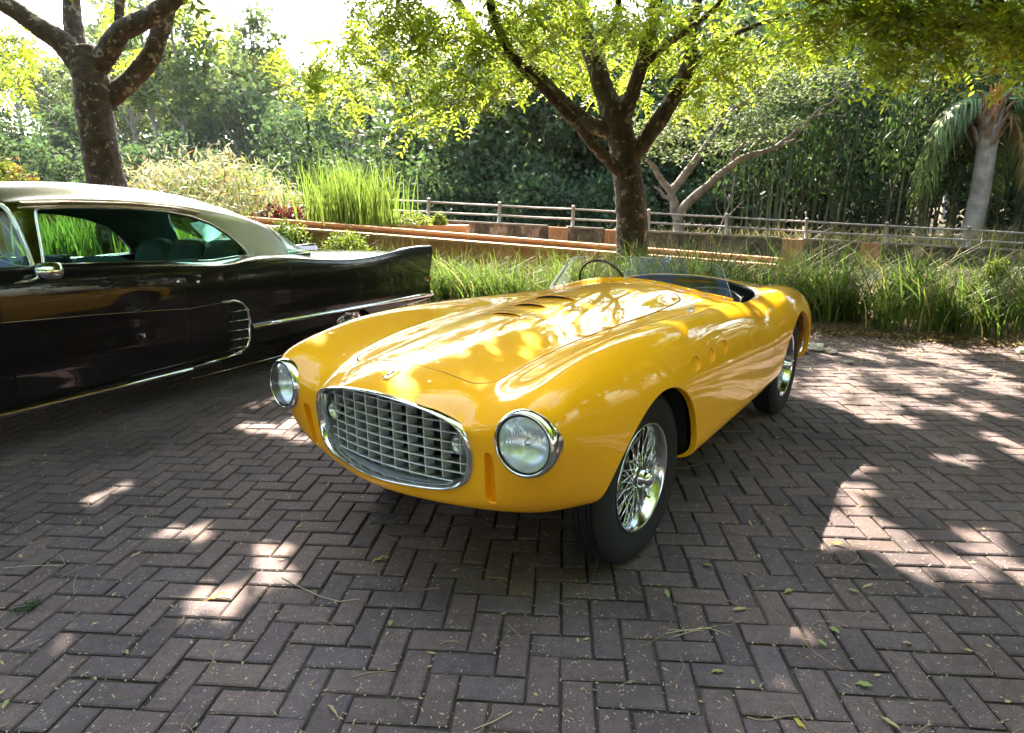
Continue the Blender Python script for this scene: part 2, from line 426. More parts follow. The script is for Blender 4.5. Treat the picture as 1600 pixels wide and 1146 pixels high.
def rel(o): o.matrix_parent_inverse = o.parent.matrix_world.inverted() if False else Matrix.Translation(-o.parent.location); return o
UA, UB = (440, 343.5), (1225, 404.5); LA, LB = (440, 355), (1225, 415)
xs_ = [-120, 100, 300, 440, 600, 760, 900, 1050, 1225]
for a, b_ in zip(xs_[:-1], xs_[1:]):
    rel(slab_between(line_pt(UA, UB, a, 11.7), line_pt(UA, UB, b_-.6, 11.7), .42, .05, 'coping', m_cope, tw))
    rel(slab_between(line_pt(UA, UB, a, 11.7)+Vector((0, .03, -.052)), line_pt(UA, UB, b_-.6, 11.7)+Vector((0, .03, -.052)), .36, 1.6, 'upper_face', m_terra, tw))
    rel(slab_between(line_pt(LA, LB, a, 11.2), line_pt(LA, LB, b_-.6, 11.2), .45, .045, 'coping', m_cope, tw))
    rel(slab_between(line_pt(LA, LB, a, 11.2)+Vector((0, .03, -.047)), line_pt(LA, LB, b_-.6, 11.2)+Vector((0, .03, -.047)), .40, 1.5, 'lower_face', m_terra, tw))
# the planter's squared end block behind the groundcover
slab_o = slab_between(at_y(600, 352, 12.25), at_y(728, 353, 12.25), 1.1, .5, 'planter_end', m_cope, tw); rel(slab_o)
bw = thing('back_wall', 'dirty grey rendered wall with flaking patches running under the white railing', 'wall', (0, 16, 0))
BA, BB = (700, 347.5), (1250, 375.5)
def bwp(x, Y=16.0, dy=0):
    p = line_pt(BA, BB, x, Y); p.z += dy; return p
edges = [300, 560, 857, 887, 945, 963, 1080, 1222, 1255, 1345, 1375, 1500, 1720, 1900]
terr = {(857, 887), (945, 963), (1222, 1255), (1345, 1375)}
for a, b_ in zip(edges[:-1], edges[1:]):
    if (a, b_) in terr:
        o = slab_between(bwp(a)+Vector((0, -.03, .012)), bwp(b_)+Vector((0, -.03, .012)), .42, 1.9, 'terracotta_pier', m_terra, bw)
    else: o = slab_between(bwp(a), bwp(b_-.2), .36, 1.9, 'wall_section', m_stain, bw)
    rel(o)
    if (a, b_) not in terr: rel(slab_between(bwp(a)+Vector((0, -.02, .05)), bwp(b_-.2)+Vector((0, -.02, .05)), .42, .048, 'wall_cap', m_conc, bw))
m_rail = mat('weathered galvanised rail', (.20, .19, .185), .65, .1, col2=(.30, .27, .24), vscale=6)
fe = thing('railing', 'pale two-bar metal pipe railing standing on the dirty grey wall', 'fence', (0, 16, 0))
PX = [(430, 298, 334), (548, 305, 340), (670, 311, 345), (781, 317, 350), (896, 322.5, 356), (1014, 328.5, 361), (1136, 335, 367.5), (1260.5, 342, 375), (1386, 348.5, 382), (1514, 355, 389), (1645, 362, 396), (1775, 369, 403)]
def tube_px(x, y): return at_y(x, y, 16.18)
for x, y0, y1 in PX:
    g = MB(); a = tube_px(x, y0); b_ = at_y(x-1.5, y1+2, 16.18); g.tube([a, b_], .045, 8); g.lathe([(0, .03), (.03, .022), (.048, .0)], 8, 'z', a); rel(g.build('post', m_rail, fe, True))
for (x0, a0, b0), (x1, a1, b1) in zip(PX[:-1], PX[1:]):
    for f0 in (.14, .60):
        g = MB(); p = tube_px(x0, a0+(b0-a0)*f0); q = tube_px(x1, a1+(b1-a1)*f0); mid = (p+q)/2-Vector((0, 0, .008))
        g.tube([p, mid, q], .024, 6); rel(g.build('rail', m_rail, fe, True))
# ------------------------------------------------------------------ yellow barchetta
m_yel = mat('yellow paint', (.96, .435, .003), .55, 0, 1.0, .012, spec=.15)
m_chr = mat('chrome', (.78, .79, .8), .07, 1.0)
m_alu = mat('satin aluminium', (.55, .57, .6), .28, 1.0, rvar=.08, vscale=6)
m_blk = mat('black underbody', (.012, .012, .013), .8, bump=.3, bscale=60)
m_leather = mat('black leather', (.018, .022, .03), .45, bump=.25, bscale=180)
m_rub = mat('tyre rubber', (.009, .009, .0095), .8, bump=.15, bscale=300, var=.25, vscale=12)
YEL = thing('sports_car', 'yellow open two-seat vintage sports car with oval egg-crate grille and wire wheels', 'car', (-.0456, 2.6233, 0), -2.2013)
WB = 2.25; WR = .345
net = []
def st(*p): net.append(p)
# tail to nose
def ring_at(cx, cz, h, w, x):
    return [(x, w*math.sin(a), cz+h*math.cos(a)) for a in np.linspace(0, PI, 12)]
st(*[(-3.02, 0, .66), (-3.02, .1, .66), (-3.02, .2, .655), (-3.01, .3, .65), (-3.0, .36, .64), (-2.99, .4, .61), (-2.98, .42, .58), (-2.98, .41, .54), (-2.98, .36, .50), (-2.98, .28, .47), (-2.99, .15, .46), (-3.0, 0, .46)])
st(*[(-2.99, 0, .74), (-2.99, .15, .738), (-2.98, .3, .73), (-2.97, .42, .73), (-2.95, .53, .72), (-2.92, .61, .67), (-2.90, .645, .60), (-2.89, .63, .52), (-2.88, .58, .44), (-2.88, .45, .38), (-2.9, .25, .36), (-2.92, 0, .36)])
st(*[(-2.86, 0, .80), (-2.85, .16, .798), (-2.84, .32, .79), (-2.82, .46, .785), (-2.80, .59, .785), (-2.77, .70, .73), (-2.75, .755, .63), (-2.75, .76, .50), (-2.74, .74, .38), (-2.74, .62, .30), (-2.75, .3, .31), (-2.75, 0, .31)])
st(*[(-2.58, 0, .86), (-2.58, .17, .858), (-2.58, .34, .848), (-2.57, .48, .83), (-2.56, .62, .835), (-2.55, .725, .79), (-2.54, .785, .67), (-2.54, .795, .54), (-2.53, .785, .40), (-2.53, .70, .29), (-2.53, .35, .28), (-2.53, 0, .28)])
st(*[(-2.25, 0, .915), (-2.25, .18, .91), (-2.25, .35, .89), (-2.25, .48, .865), (-2.25, .62, .88), (-2.25, .73, .835), (-2.25, .795, .70), (-2.25, .80, .55), (-2.25, .775, .42), (-2.25, .70, .31), (-2.25, .4, .27), (-2.25, 0, .27)])
st(*[(-1.95, 0, .945), (-1.95, .19, .94), (-1.95, .37, .92), (-1.95, .50, .885), (-1.95, .63, .862), (-1.95, .73, .82), (-1.95, .79, .70), (-1.95, .79, .55), (-1.95, .775, .42), (-1.95, .71, .31), (-1.95, .4, .26), (-1.95, 0, .26)])
st(*[(-1.65, 0, .955), (-1.65, .2, .95), (-1.65, .39, .93), (-1.65, .52, .872), (-1.65, .635, .82), (-1.65, .715, .765), (-1.65, .765, .67), (-1.65, .775, .55), (-1.65, .77, .42), (-1.65, .72, .31), (-1.65, .4, .26), (-1.65, 0, .26)])
st(*[(-1.35, 0, .963), (-1.35, .2, .955), (-1.35, .37, .93), (-1.35, .50, .893), (-1.35, .62, .862), (-1.35, .705, .808), (-1.35, .755, .69), (-1.35, .77, .55), (-1.35, .77, .42), (-1.35, .725, .305), (-1.35, .4, .26), (-1.35, 0, .26)])
st(*[(-1.0, 0, .968), (-1.0, .2, .945), (-1.0, .37, .885), (-1.0, .49, .866), (-1.0, .615, .885), (-1.0, .70, .83), (-1.0, .755, .69), (-1.0, .77, .55), (-1.0, .77, .42), (-1.0, .725, .305), (-1.0, .4, .26), (-1.0, 0, .26)])
st(*[(-.65, 0, .958), (-.65, .2, .932), (-.65, .37, .872), (-.65, .48, .862), (-.65, .61, .90), (-.65, .70, .85), (-.65, .76, .70), (-.65, .775, .55), (-.65, .77, .42), (-.65, .725, .305), (-.65, .4, .26), (-.65, 0, .26)])
st(*[(-.3, 0, .938), (-.3, .2, .918), (-.3, .37, .865), (-.3, .47, .862), (-.3, .605, .912), (-.3, .70, .865), (-.3, .765, .72), (-.3, .775, .56), (-.3, .77, .42), (-.3, .72, .305), (-.3, .4, .27), (-.3, 0, .27)])
st(*[(.0, 0, .915), (.0, .2, .897), (.0, .37, .855), (.0, .47, .862), (.0, .60, .917), (.0, .70, .87), (.0, .765, .73), (.0, .775, .57), (.0, .765, .43), (.0, .71, .32), (.0, .4, .29), (.0, 0, .29)])
st(*[(.27, 0, .878), (.27, .19, .865), (.27, .36, .832), (.27, .47, .85), (.27, .60, .905), (.27, .695, .86), (.27, .75, .73), (.27, .755, .58), (.26, .74, .45), (.25, .68, .35), (.24, .4, .32), (.24, 0, .32)])
st(*[(.48, 0, .84), (.48, .18, .832), (.48, .34, .806), (.48, .46, .822), (.49, .60, .868), (.49, .685, .82), (.48, .722, .70), (.47, .715, .58), (.45, .69, .46), (.43, .62, .375), (.42, .38, .345), (.42, 0, .345)])
st(*[(.615, 0, .815), (.61, .17, .807), (.595, .32, .782), (.60, .44, .785), (.632, .60, .828), (.632, .675, .785), (.625, .70, .685), (.605, .68, .57), (.58, .645, .46), (.55, .55, .385), (.56, .33, .36), (.57, 0, .36)])
st(*[(.685, 0, .795), (.68, .16, .787), (.655, .30, .758), (.65, .41, .74), (.682, .555, .765), (.695, .62, .735), (.69, .635, .65), (.672, .605, .56), (.655, .56, .475), (.645, .45, .41), (.67, .25, .385), (.68, 0, .38)])
st(*[(.725, 0, .777), (.718, .15, .769), (.70, .275, .74), (.685, .36, .705), (.692, .435, .695), (.696, .475, .66), (.692, .485, .605), (.685, .465, .55), (.68, .42, .49), (.69, .32, .435), (.72, .16, .41), (.735, 0, .405)])
RING = [(.738, 0, .765), (.732, .14, .757), (.72, .265, .737), (.705, .345, .708), (.695, .378, .670), (.69, .391, .63), (.685, .394, .59), (.685, .388, .543), (.69, .364, .497), (.705, .295, .463), (.73, .15, .449), (.743, 0, .445)]
st(*RING)
S, N = bs_surface(net, 14, 10)
V, N, T = grid_tris(S, N)
if N[np.argmax(V[:, 2])][2] < 0: V, N, T = orient(V, N, T, True)
fn = np.cross(V[T[:, 1]]-V[T[:, 0]], V[T[:, 2]]-V[T[:, 0]])
if (fn*N[T[:, 0]]).sum() < 0: T = T[:, ::-1].copy()
def arch_g(P, cx, R):          # wheel opening: round top, dropping straight to the sill
    x = P[:, 0]-cx; z = P[:, 2]-WR
    d = np.where(z > 0, np.hypot(x, z), np.abs(x)-z*.06)-R
    return np.where(np.abs(P[:, 1]) > .35, d, 1.0)
def sdbox(x, y, hx, hy, r):
    qx = np.abs(x)-hx+r; qy = np.abs(y)-hy+r
    return np.hypot(np.maximum(qx, 0), np.maximum(qy, 0))+np.minimum(np.maximum(qx, qy), 0)-r
def hood_g(P):                 # negative inside the bonnet
    x, y = P[:, 0], P[:, 1]
    hw = .355 + (.55-x)*.018
    d = sdbox(x+.31, y/np.maximum(hw, .1)*.37, .86, .37, .09)
    return np.where(P[:, 2] > .72, d, 1.0)
def cock_g(P):
    x, y = P[:, 0], P[:, 1]
    xf = -1.36+.12*(1-(y/.6)**2)          # bowed front edge
    d = np.maximum(sdbox(x+1.66, y, .44, .605, .27), x-xf)
    return np.where(P[:, 2] > .78, d, 1.0)
def door_g(P):
    d = sdbox(P[:, 0]+1.425, P[:, 2]-.75, .215, .37, .07)
    return np.where((np.abs(P[:, 1]) > .5) & (P[:, 2] > .36), d, 1.0)
def slot_g(P):
    y, z = np.abs(P[:, 1]), P[:, 2]
    a = np.array([.466, .609]); b = np.array([.456, .459]); ba = b-a
    t = np.clip(((y-a[0])*ba[0]+(z-a[1])*ba[1])/(ba@ba), 0, 1)
    d = np.hypot(y-a[0]-t*ba[0], z-a[1]-t*ba[1])-.0225
    return np.where(P[:, 0] > .5, d, 1.0)
def hole_g(P, cx, cz): return np.where(np.abs(P[:, 1]) > .6, np.hypot((P[:, 0]-cx)*.62, P[:, 2]-cz)-.033, 1.0)
LOUV = [(-.50, .0, .125, .018), (-.29, 0, .10, .015), (-.10, 0, .080, .012)]
def louv_g(P):
    g = np.full(len(P), 1.0)
    for cx, cy, hl, hw in LOUV:
        y = P[:, 1]-cy+.03; x = P[:, 0]-(cx-.5*y*y)
        w = hw*np.sqrt(np.clip(1-(y/hl)**2, 0, 1))
        g = np.minimum(g, np.where(np.abs(y) < hl, np.abs(x)-w, np.hypot(np.abs(y)-hl, x)))
    return np.where(P[:, 2] > .75, g, 1.0)
def dish(V, N, segs, depth, inw):
    out = []
    for sd in (1, -1):
        ids = sorted({i for q in segs for i in q if V[i][1]*sd > 0})
        if not ids: continue
        P = V[ids]; c = P.mean(0); n_ = N[ids].mean(0); n_ /= np.linalg.norm(n_); d = inw(n_)
        mp = {v: k+1 for k, v in enumerate(ids)}; VV = np.vstack([c[None]+d*depth*1.15, P+d*depth]); NN = np.tile(n_, (len(VV), 1))
        out.append((VV, NN, np.array([(0, mp[b_], mp[a_]) for a_, b_ in segs if V[a_][1]*sd > 0])))
    return out
lips = []
for g in (lambda P: arch_g(P, 0, .375), lambda P: arch_g(P, -WB, .375)):
    V, N, T, sg = clip(V, N, T, g(V)); lips.append(lip(V, N, sg, .006, .022, lambda P, N_: np.stack([0*P[:, 0], -np.sign(P[:, 1]), 0*P[:, 0]], 1)))
V, N, T, sg = clip(V, N, T, cock_g(V)); lips.append(lip(V, N, sg, .009, .008, lambda P, N_: np.tile([0, 0, -1.], (len(P), 1)), 5))
V, N, T, sg = clip(V, N, T, slot_g(V)); lips.append(lip(V, N, sg, .004, .022, lambda P, N_: np.tile([-1., 0, 0], (len(P), 1)))); lips += dish(V, N, sg, .024, lambda n_: np.array([-1., 0, 0]))
for cx, cz in ((-.34, .745), (-.545, .742), (-.745, .74)):
    V, N, T, sg = clip(V, N, T, hole_g(V, cx, cz)); lips.append(lip(V, N, sg, .002, .008, lambda P, N_: np.stack([0*P[:, 0], -np.sign(P[:, 1]), 0*P[:, 0]], 1))); lips += dish(V, N, sg, .008, lambda n_: np.array([0, -np.sign(n_[1]), 0]))
def lamp_g(P): return np.where(P[:, 0] > .63, np.hypot(np.abs(P[:, 1])-.603-(P[:, 0]-.672)*-.10, P[:, 2]-.687-(P[:, 0]-.672)*.06)-.087, 1.0)
V, N, T, sg = clip(V, N, T, lamp_g(V))
# bonnet
hv, hn, ht, hs = clip(V, N, T, -hood_g(V)); hl = lip(hv, hn, hs, .0025, .012)
lv, ln, lt = hv, hn, ht
V, N, T, sg = clip(V, N, T, hood_g(V)-.0095); lips.append(lip(V, N, sg, .0025, .014))
BON = surf_obj('bonnet', [(lv, ln, lt), hl], m_yel, YEL)
HP = hv[hv[:, 2] > .8]
def zz(x, y):
    d = (HP[:, 0]-x)**2+(HP[:, 1]-y)**2; k = np.argpartition(d, 6)[:6]; w = 1/(d[k]+1e-6); return float((HP[k, 2]*w).sum()/w.sum())
for q, (cx, cy, hl_, hw) in enumerate(LOUV):     # raised scoops; black sheets across the front mouths stand in for inner shade
    g = MB(); b_ = MB(); ny_, nt_ = 21, 7; P_ = []; Q_ = []
    for i in range(ny_):
        u = -1+2*i/(ny_-1); y = hl_*u-.03; x0 = cx+.03-.9*(y+.03)**2; h = hw*.8*(1-u*u)**.8
        for k in range(nt_):
            t = k/(nt_-1); x = x0-.085*t; P_.append((x, y, zz(x, y)+h*(1-t)**1.6*(1+.25*t)+.0006))
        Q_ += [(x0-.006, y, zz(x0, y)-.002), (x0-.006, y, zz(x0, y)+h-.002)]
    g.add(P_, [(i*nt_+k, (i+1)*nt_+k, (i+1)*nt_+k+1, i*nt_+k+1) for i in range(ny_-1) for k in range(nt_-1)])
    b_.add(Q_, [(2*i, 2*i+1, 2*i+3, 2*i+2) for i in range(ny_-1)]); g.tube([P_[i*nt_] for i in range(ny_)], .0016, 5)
    lo_ = g.build('louvre', m_yel, BON, True); b_.build('louvre_mouth_shade', m_blk, BON)
def ordered(segs):
    nx_ = {a: b_ for a, b_ in segs}; st_ = segs[0][0]; out = [st_]; c_ = nx_.get(st_)
    while c_ is not None and c_ != st_ and len(out) < len(segs)+2: out.append(c_); c_ = nx_.get(c_)
    return out
g = MB(); od = ordered(hs); g.tube([Vector(hv[i]-hn[i]*.0075) for i in od[::2]], .006, 6, closed=True); g.build('bonnet_gap_shade', m_rub, YEL, True)  # dark strip laid in the bonnet gap to stand in for its shade
# doors
for s in (1, -1):
    sel = V[T][:, :, 1].mean(1)*s > .3
    dv, dn, dt, ds = clip(V, N, T[sel], -door_g(V)); dl = lip(dv, dn, ds, .0015, .012)
    surf_obj('door', [(dv, dn, dt), dl], m_yel, YEL)
V, N, T, sg = clip(V, N, T, door_g(V)-.007); lips.append(lip(V, N, sg, .0015, .014))
surf_obj('body', [(V, N, T)]+lips, m_yel, YEL)
# black backing under gaps, wheel wells, underbody
b = MB()
b.box((-.3, 0, .80), (.80, .30, .004)); 
b.box((-.45, 0, .74), (.55, .40, .004))
b.box((-1.3, 0, .275), (1.0, .64, .006))
b.box((.25, 0, .42), (.3, .30, .006)); b.box((-2.5, 0, .32), (.25, .4, .006))
for cx in (0, -WB):
    for s in (1, -1):
        V_ = []; n = 20
        for i in range(n+1):
            a = PI*(.12+.93*i/n); z = WR+.40*math.sin(a); x = cx+.40*math.cos(a)
            V_ += [(x, s*.715, z), (x, s*.42, z)]
        b.add(V_, [(2*i, 2*i+1, 2*i+3, 2*i+2) for i in range(n)])
        b.box((cx, s*.41, .52), (.36, .005, .20)); 
        b.box((cx-.41, s*.56, .40), (.006, .14, .10))
for s in (1, -1):
    b.box((-1.43, s*.70, .56), (.26, .004, .21)); 
    pass
    b.tube([(.0, s*.40, .30), (.0, -s*.40, .30)], .025)
    b.tube([(.12, s*.58, .28), (-.3, s*.25, .33)], .02); b.tube([(-.12, s*.58, .42), (-.3, s*.25, .42)], .018)
b.tube([(-WB, .5, .34), (-WB, -.5, .34)], .04)
b.build('underbody', m_blk, YEL)
b = MB(); b.tube([(.1, .25, .24), (-.8, .30, .20), (-2.9, .30, .24)], .024, 10); b.tube([(.1, .19, .24), (-.8, .24, .20), (-2.9, .24, .24)], .024, 10)
b.build('exhaust_pipe', m_alu, YEL, True)
# ---- grille
pts_ring = []
for i in range(12): pts_ring.append(RING[i])
full = pts_ring + [(x, -y, z) for x, y, z in pts_ring[1:-1][::-1]]
fs = []                                   # smooth closed ring
A = np.array(full); n = len(A)
for i in range(n):
    for t in np.linspace(0, 1, 6, endpoint=False):
        p0, p1, p2, p3 = A[i-1], A[i], A[(i+1) % n], A[(i+2) % n]
        fs.append(.5*((2*p1)+(-p0+p2)*t+(2*p0-5*p1+4*p2-p3)*t*t+(-p0+3*p1-3*p2+p3)*t**3))
fs = np.array(fs)
cen = np.array([.715, 0, .603])
def ring_loop(scale, dx):
    q = cen+(fs-cen)*np.array([1, scale, scale]); q[:, 0] += dx; return q
rows = [ring_loop(k, dx) for k, dx in ((1.012, -.012), (1.008, .004), (.995, .012), (.975, .015), (.955, .010), (.94, -.002), (.93, -.02))]
m_ = len(fs); Vr = np.vstack(rows); Fr = [(r*m_+i, r*m_+(i+1) % m_, (r+1)*m_+(i+1) % m_, (r+1)*m_+i) for r in range(len(rows)-1) for i in range(m_)]
gs = MB(); gs.add(Vr, Fr); GRS = gs.build('grille_surround', m_chr, YEL, True)
rows = [ring_loop(k, dx) for k, dx in ((.935, -.012), (.92, -.05), (.90, -.10), (.86, -.15), (.78, -.20))]
Vr = np.vstack(rows); Fr = [(r*m_+i, r*m_+(i+1) % m_, (r+1)*m_+(i+1) % m_, (r+1)*m_+i) for r in range(len(rows)-1) for i in range(m_)]
gs = MB(); gs.add(Vr, Fr); gs.build('grille_duct', mat('duct aluminium', (.50, .54, .58), .42, .8, rvar=.1, vscale=9), YEL, True)
rc = MB(); rc.box((.47, 0, .6), (.01, .36, .15)); rc.build('radiator_core', m_blk, YEL)
def inside_w(z):      # half width of the opening at height z (smaller than the ring)
    q = cen+(fs-cen)*np.array([1, .93, .93]); best = 0
    for i in range(m_):
        a, c2 = q[i], q[(i+1) % m_]
        if (a[2]-z)*(c2[2]-z) <= 0 and a[2] != c2[2]:
            y = a[1]+(c2[1]-a[1])*(z-a[2])/(c2[2]-a[2]); best = max(best, abs(y))
    return best
def inside_z(y):
    q = cen+(fs-cen)*np.array([1, .93, .93]); zs = []
    for i in range(m_):
        a, c2 = q[i], q[(i+1) % m_]
        if (a[1]-y)*(c2[1]-y) <= 0 and a[1] != c2[1]: zs.append(a[2]+(c2[2]-a[2])*(y-a[1])/(c2[1]-a[1]))
    return (min(zs), max(zs)) if len(zs) > 1 else None
m_bar = mat('grille slat aluminium', (.72, .75, .79), .42, .45)
def gx(y): return .702 - .34*y*y        # face of the bars bows with the nose
nvb = 10
for i in range(nvb):
    y = -.305+.63*i/(nvb-1)
    zz = inside_z(y)
    if not zz: continue
    z0, z1 = zz
    g = MB(); x = gx(y); t = .0011
    P = [(x, z0+.02), (x, z1-.004), (x-.045, z1-.004), (x-.045, z0+.0)]
    V_ = [(px, y-t, pz) for px, pz in P]+[(px, y+t, pz) for px, pz in P]
    g.add(V_, [(0, 1, 2, 3), (7, 6, 5, 4), (0, 4, 5, 1), (1, 5, 6, 2), (2, 6, 7, 3), (3, 7, 4, 0)])
    g.tube([(x, y, z0+.022), (x, y, z1-.004)], .0024, 6)
    g.tube([(x, y, z0+.022), (x-.012, y, z0+.006), (x-.04, y, z0+.0)], .0022, 6)
    g.build('grille_bar', m_bar, YEL)
for j in range(8):
    z = .480+.245*j/7; w = min(.345, inside_w(z)-.004)
    if w < .05: continue
    g = MB(); ys = np.linspace(-w, w, 25); V_ = []; t = .0011
    for y in ys:
        x = gx(y); V_ += [(x, y, z-t), (x, y, z+t), (x-.045, y, z+t-.012), (x-.045, y, z-t-.012)]
    F_ = [(4*i+k, 4*i+(k+1) % 4, 4*i+4+(k+1) % 4, 4*i+4+k) for i in range(24) for k in range(4)]
    g.add(V_, F_); g.tube([(gx(y), y, z) for y in ys], .0024, 6)
    g.build('grille_bar', m_bar, YEL)
m_lens = mat('lamp glass', (1, 1, 1), .03, 0, trans=1.0, ior=1.45)
m_lensflute = glass_mat('fluted lens', (.93, .96, .98), .04, .25)
m_refl = mat('lamp reflector', (.88, .92, .97), .22, 1.0)
n_ = m_refl.node_tree.nodes; l_ = m_refl.node_tree.links
tc = n_.new('ShaderNodeTexCoord'); wv = n_.new('ShaderNodeTexWave'); wv.bands_direction = 'Y'; wv.inputs['Scale'].default_value = 55; wv.inputs['Distortion'].default_value = .6; l_.new(tc.outputs['Object'], wv.inputs['Vector'])
bp = n_.new('ShaderNodeBump'); bp.inputs['Strength'].default_value = .35; bp.inputs['Distance'].default_value = .003; l_.new(wv.outputs['Fac'], bp.inputs['Height']); l_.new(bp.outputs[0], n_['Principled BSDF'].inputs['Normal'])
def ry(a): return Matrix.Rotation(a, 3, 'Y')
for s in (1, -1):   # driving lamps inside the grille mouth
    c = Vector((.668, s*.322, .618))
    g = MB(); g.lathe([(.0, .026), (.020, .022), (.033, .010), (.038, 0)], 24, 'x', c); o = g.build('driving_lamp', m_lensflute, YEL, True)
    g = MB(); g.lathe([(.036, .004), (.039, -.004), (.034, -.02), (.02, -.045), (0, -.055)], 24, 'x', c); g.build('lamp_shell', m_chr, o, True)
    g = MB(); g.lathe([(.033, .0), (.02, -.02), (0, -.03)], 24, 'x', c); g.build('reflector', m_refl, o, True)
# ---- headlights
for s in (1, -1):
    R_ = Matrix.Rotation(s*.10, 3, 'Z') @ ry(-.06)
    c = Vector((.682, s*.603, .687))
    g = MB(); g.lathe([(.100, -.09), (.104, -.03), (.1075, -.01), (.107, .004), (.105, .013), (.101, .020), (.0955, .023), (.0925, .022), (.0915, .014)], 56, 'x', c, rot=R_)
    hl_ = g.build('headlight', m_chr, YEL, True)
    g = MB(); g.lathe([(.0925, .0185), (.0885, .021), (.0865, .017)], 56, 'x', c, rot=R_); g.build('gasket', m_blk, hl_, True)
    g = MB(); g.lathe([(.0885, .016), (.08, .022), (.06, .030), (.035, .035), (.015, .0365), (0, .037)], 56, 'x', c, rot=R_); g.build('lens', MATS['fluted lens'], hl_, True)
    g = MB(); g.lathe([(.089, .014), (.078, -.012), (.06, -.034), (.035, -.052), (.012, -.058), (0, -.058)], 48, 'x', c, rot=R_); g.build('reflector', m_refl, hl_, True)
    g = MB(); g.lathe([(0, .0), (.010, -.004), (.011, -.03), (.006, -.055)], 16, 'x', c, rot=R_); g.build('bulb', m_lensflute, hl_, True)
# ---- badge on the nose
def surf_z(x, y):
    bx = BODY_PTS[:, 0]-x; by = BODY_PTS[:, 1]-y
    k = np.argsort(bx*bx+by*by)[:1]; return float(BODY_PTS[k[0], 2])
BODY_PTS = np.vstack([V[V[:, 2] > .76], lv[lv[:, 2] > .7]])
BN = np.vstack([N[V[:, 2] > .76], ln[lv[:, 2] > .7]])
def surf_pn(x, y):
    d = (BODY_PTS[:, 0]-x)**2+(BODY_PTS[:, 1]-y)**2; k = int(np.argmin(d))
    p = Vector(BODY_PTS[k]); n_ = Vector(BN[k]); p.z += -(n_.x*(x-p.x)+n_.y*(y-p.y))/max(n_.z, .2); p.x = x; p.y = y
    return p, n_
p, n_ = surf_pn(.652, 0)
tx = (Vector((-1, 0, 0)) - n_*(-n_.x)).normalized(); ty = n_.cross(tx); Rb = Matrix((tx, ty, n_)).transposed()
g = MB(); g.box(p+n_*.0025, (.030, .0125, .0025), Rb); bd = g.build('badge', mat('badge cream enamel', (.75, .70, .5), .3, coat=1), YEL)
g = MB()
for a0, a1, b0, b1 in ((-.033, .033, -.0155, -.0125), (-.033, .033, .0125, .0155), (-.033, -.030, -.0125, .0125), (.030, .033, -.0125, .0125)):
    g.box(p+n_*.0035+tx*(a0+a1)/2+ty*(b0+b1)/2, ((a1-a0)/2, (b1-b0)/2, .0022), Rb)
g.build('badge_frame', m_chr, bd)
g = MB()     # dark prancing mark
for q in ([(-.014, -.003), (-.006, .002), (.004, .001), (.010, .004), (.016, .003)], [(-.006, .002), (-.010, .006)], [(.004, .001), (.008, -.006)], [(-.004, .0), (-.002, -.006)], [(.010, .004), (.012, -.001)]):
    g.tube([p+n_*.0055+tx*a*1.4+ty*c_*1.4 for a, c_ in q], .0022, 5)
g.build('badge_emblem', m_blk, bd)
# ---- wheels
m_rimc = mat('polished wheel chrome', (.72, .74, .77), .12, 1.0)
TY = MB()
prof = []
w = .082
half = [(.214, .060), (.222, .068), (.236, .074), (.262, .083), (.288, .085), (.308, .081), (.322, .073), (.3315, .067), (.338, .062), (.3405, .057)]
tread = [(.342, .055), (.343, .040), (.337, .0385), (.337, .034), (.344, .0325), (.3445, .020), (.338, .0185), (.338, .014), (.345, .0125), (.345, 0)]
prof = half+tread+[(r, -h) for r, h in (half+tread)[::-1][1:]]
TY.lathe(prof, 72, 'y')
tyre_me = mesh_np('tyre', np.array([tuple(v) for v in TY.V]), TY.F, [m_rub], None, True); tyre_me.set_sharp_from_angle(angle=math.radians(50))
TB = MB()   # tread blocks' cross sipes
for i in range(90):
    a = 2*PI*i/90
    for yy, sk in ((-.047, .0), (-.027, .02), (0, -.02), (.027, .02), (.047, 0)):
        a2 = a+sk; Rm = Matrix.Rotation(-a2, 3, 'Y')
        TB.box(Rm @ Vector((.3455, yy, 0)), (.0014, .0062, .008), Rm @ Matrix.Rotation(.35*(1 if sk >= 0 else -1), 3, 'X'))
tb_me = mesh_np('tread', np.array([tuple(v) for v in TB.V]), TB.F, [m_rub])
RM = MB()
RM.lathe([(.206, .045), (.212, .058), (.218, .066), (.221, .070), (.2195, .074), (.214, .073), (.209, .066), (.203, .055), (.197, .035), (.190, .02), (.187, -.02), (.196, -.05), (.208, -.062), (.2165, -.070), (.218, -.074)], 72, 'y')
rim_me = mesh_np('rim', np.array([tuple(v) for v in RM.V]), RM.F, [m_rimc], None, True)
HB = MB()
HB.lathe([(.035, -.06), (.052, -.05), (.052, -.035), (.036, -.03), (.034, .035), (.046, .04), (.047, .052), (.040, .056)], 32, 'y')
hub_me = mesh_np('hub', np.array([tuple(v) for v in HB.V]), HB.F, [m_rimc], None, True)
KN = MB()
KN.lathe([(.036, .052), (.040, .060), (.040, .068), (.034, .076), (.030, .084), (.030, .098), (.024, .106), (.012, .110), (0, .111)], 32, 'y')
for a in (.5, .5+PI):
    ca, sa = math.cos(a), math.sin(a)
    KN.tube([(ca*.026, .078, sa*.026), (ca*.046, .084, sa*.046), (ca*.066, .098, sa*.066), (ca*.072, .108, sa*.072)], [.012, .011, .010, .006], 10, flat=.6)
kn_me = mesh_np('knock_off', np.array([tuple(v) for v in KN.V]), KN.F, [m_chr], None, True)
DR = MB(); DR.lathe([(0, -.055), (.13, -.055), (.135, -.06), (.135, -.10), (.12, -.10)], 40, 'y')
for i in range(24):
    a = 2*PI*i/24; DR.box(Matrix.Rotation(a, 3, 'Y') @ Vector((.137, -.08, 0)), (.006, .02, .003), Matrix.Rotation(a, 3, 'Y'))
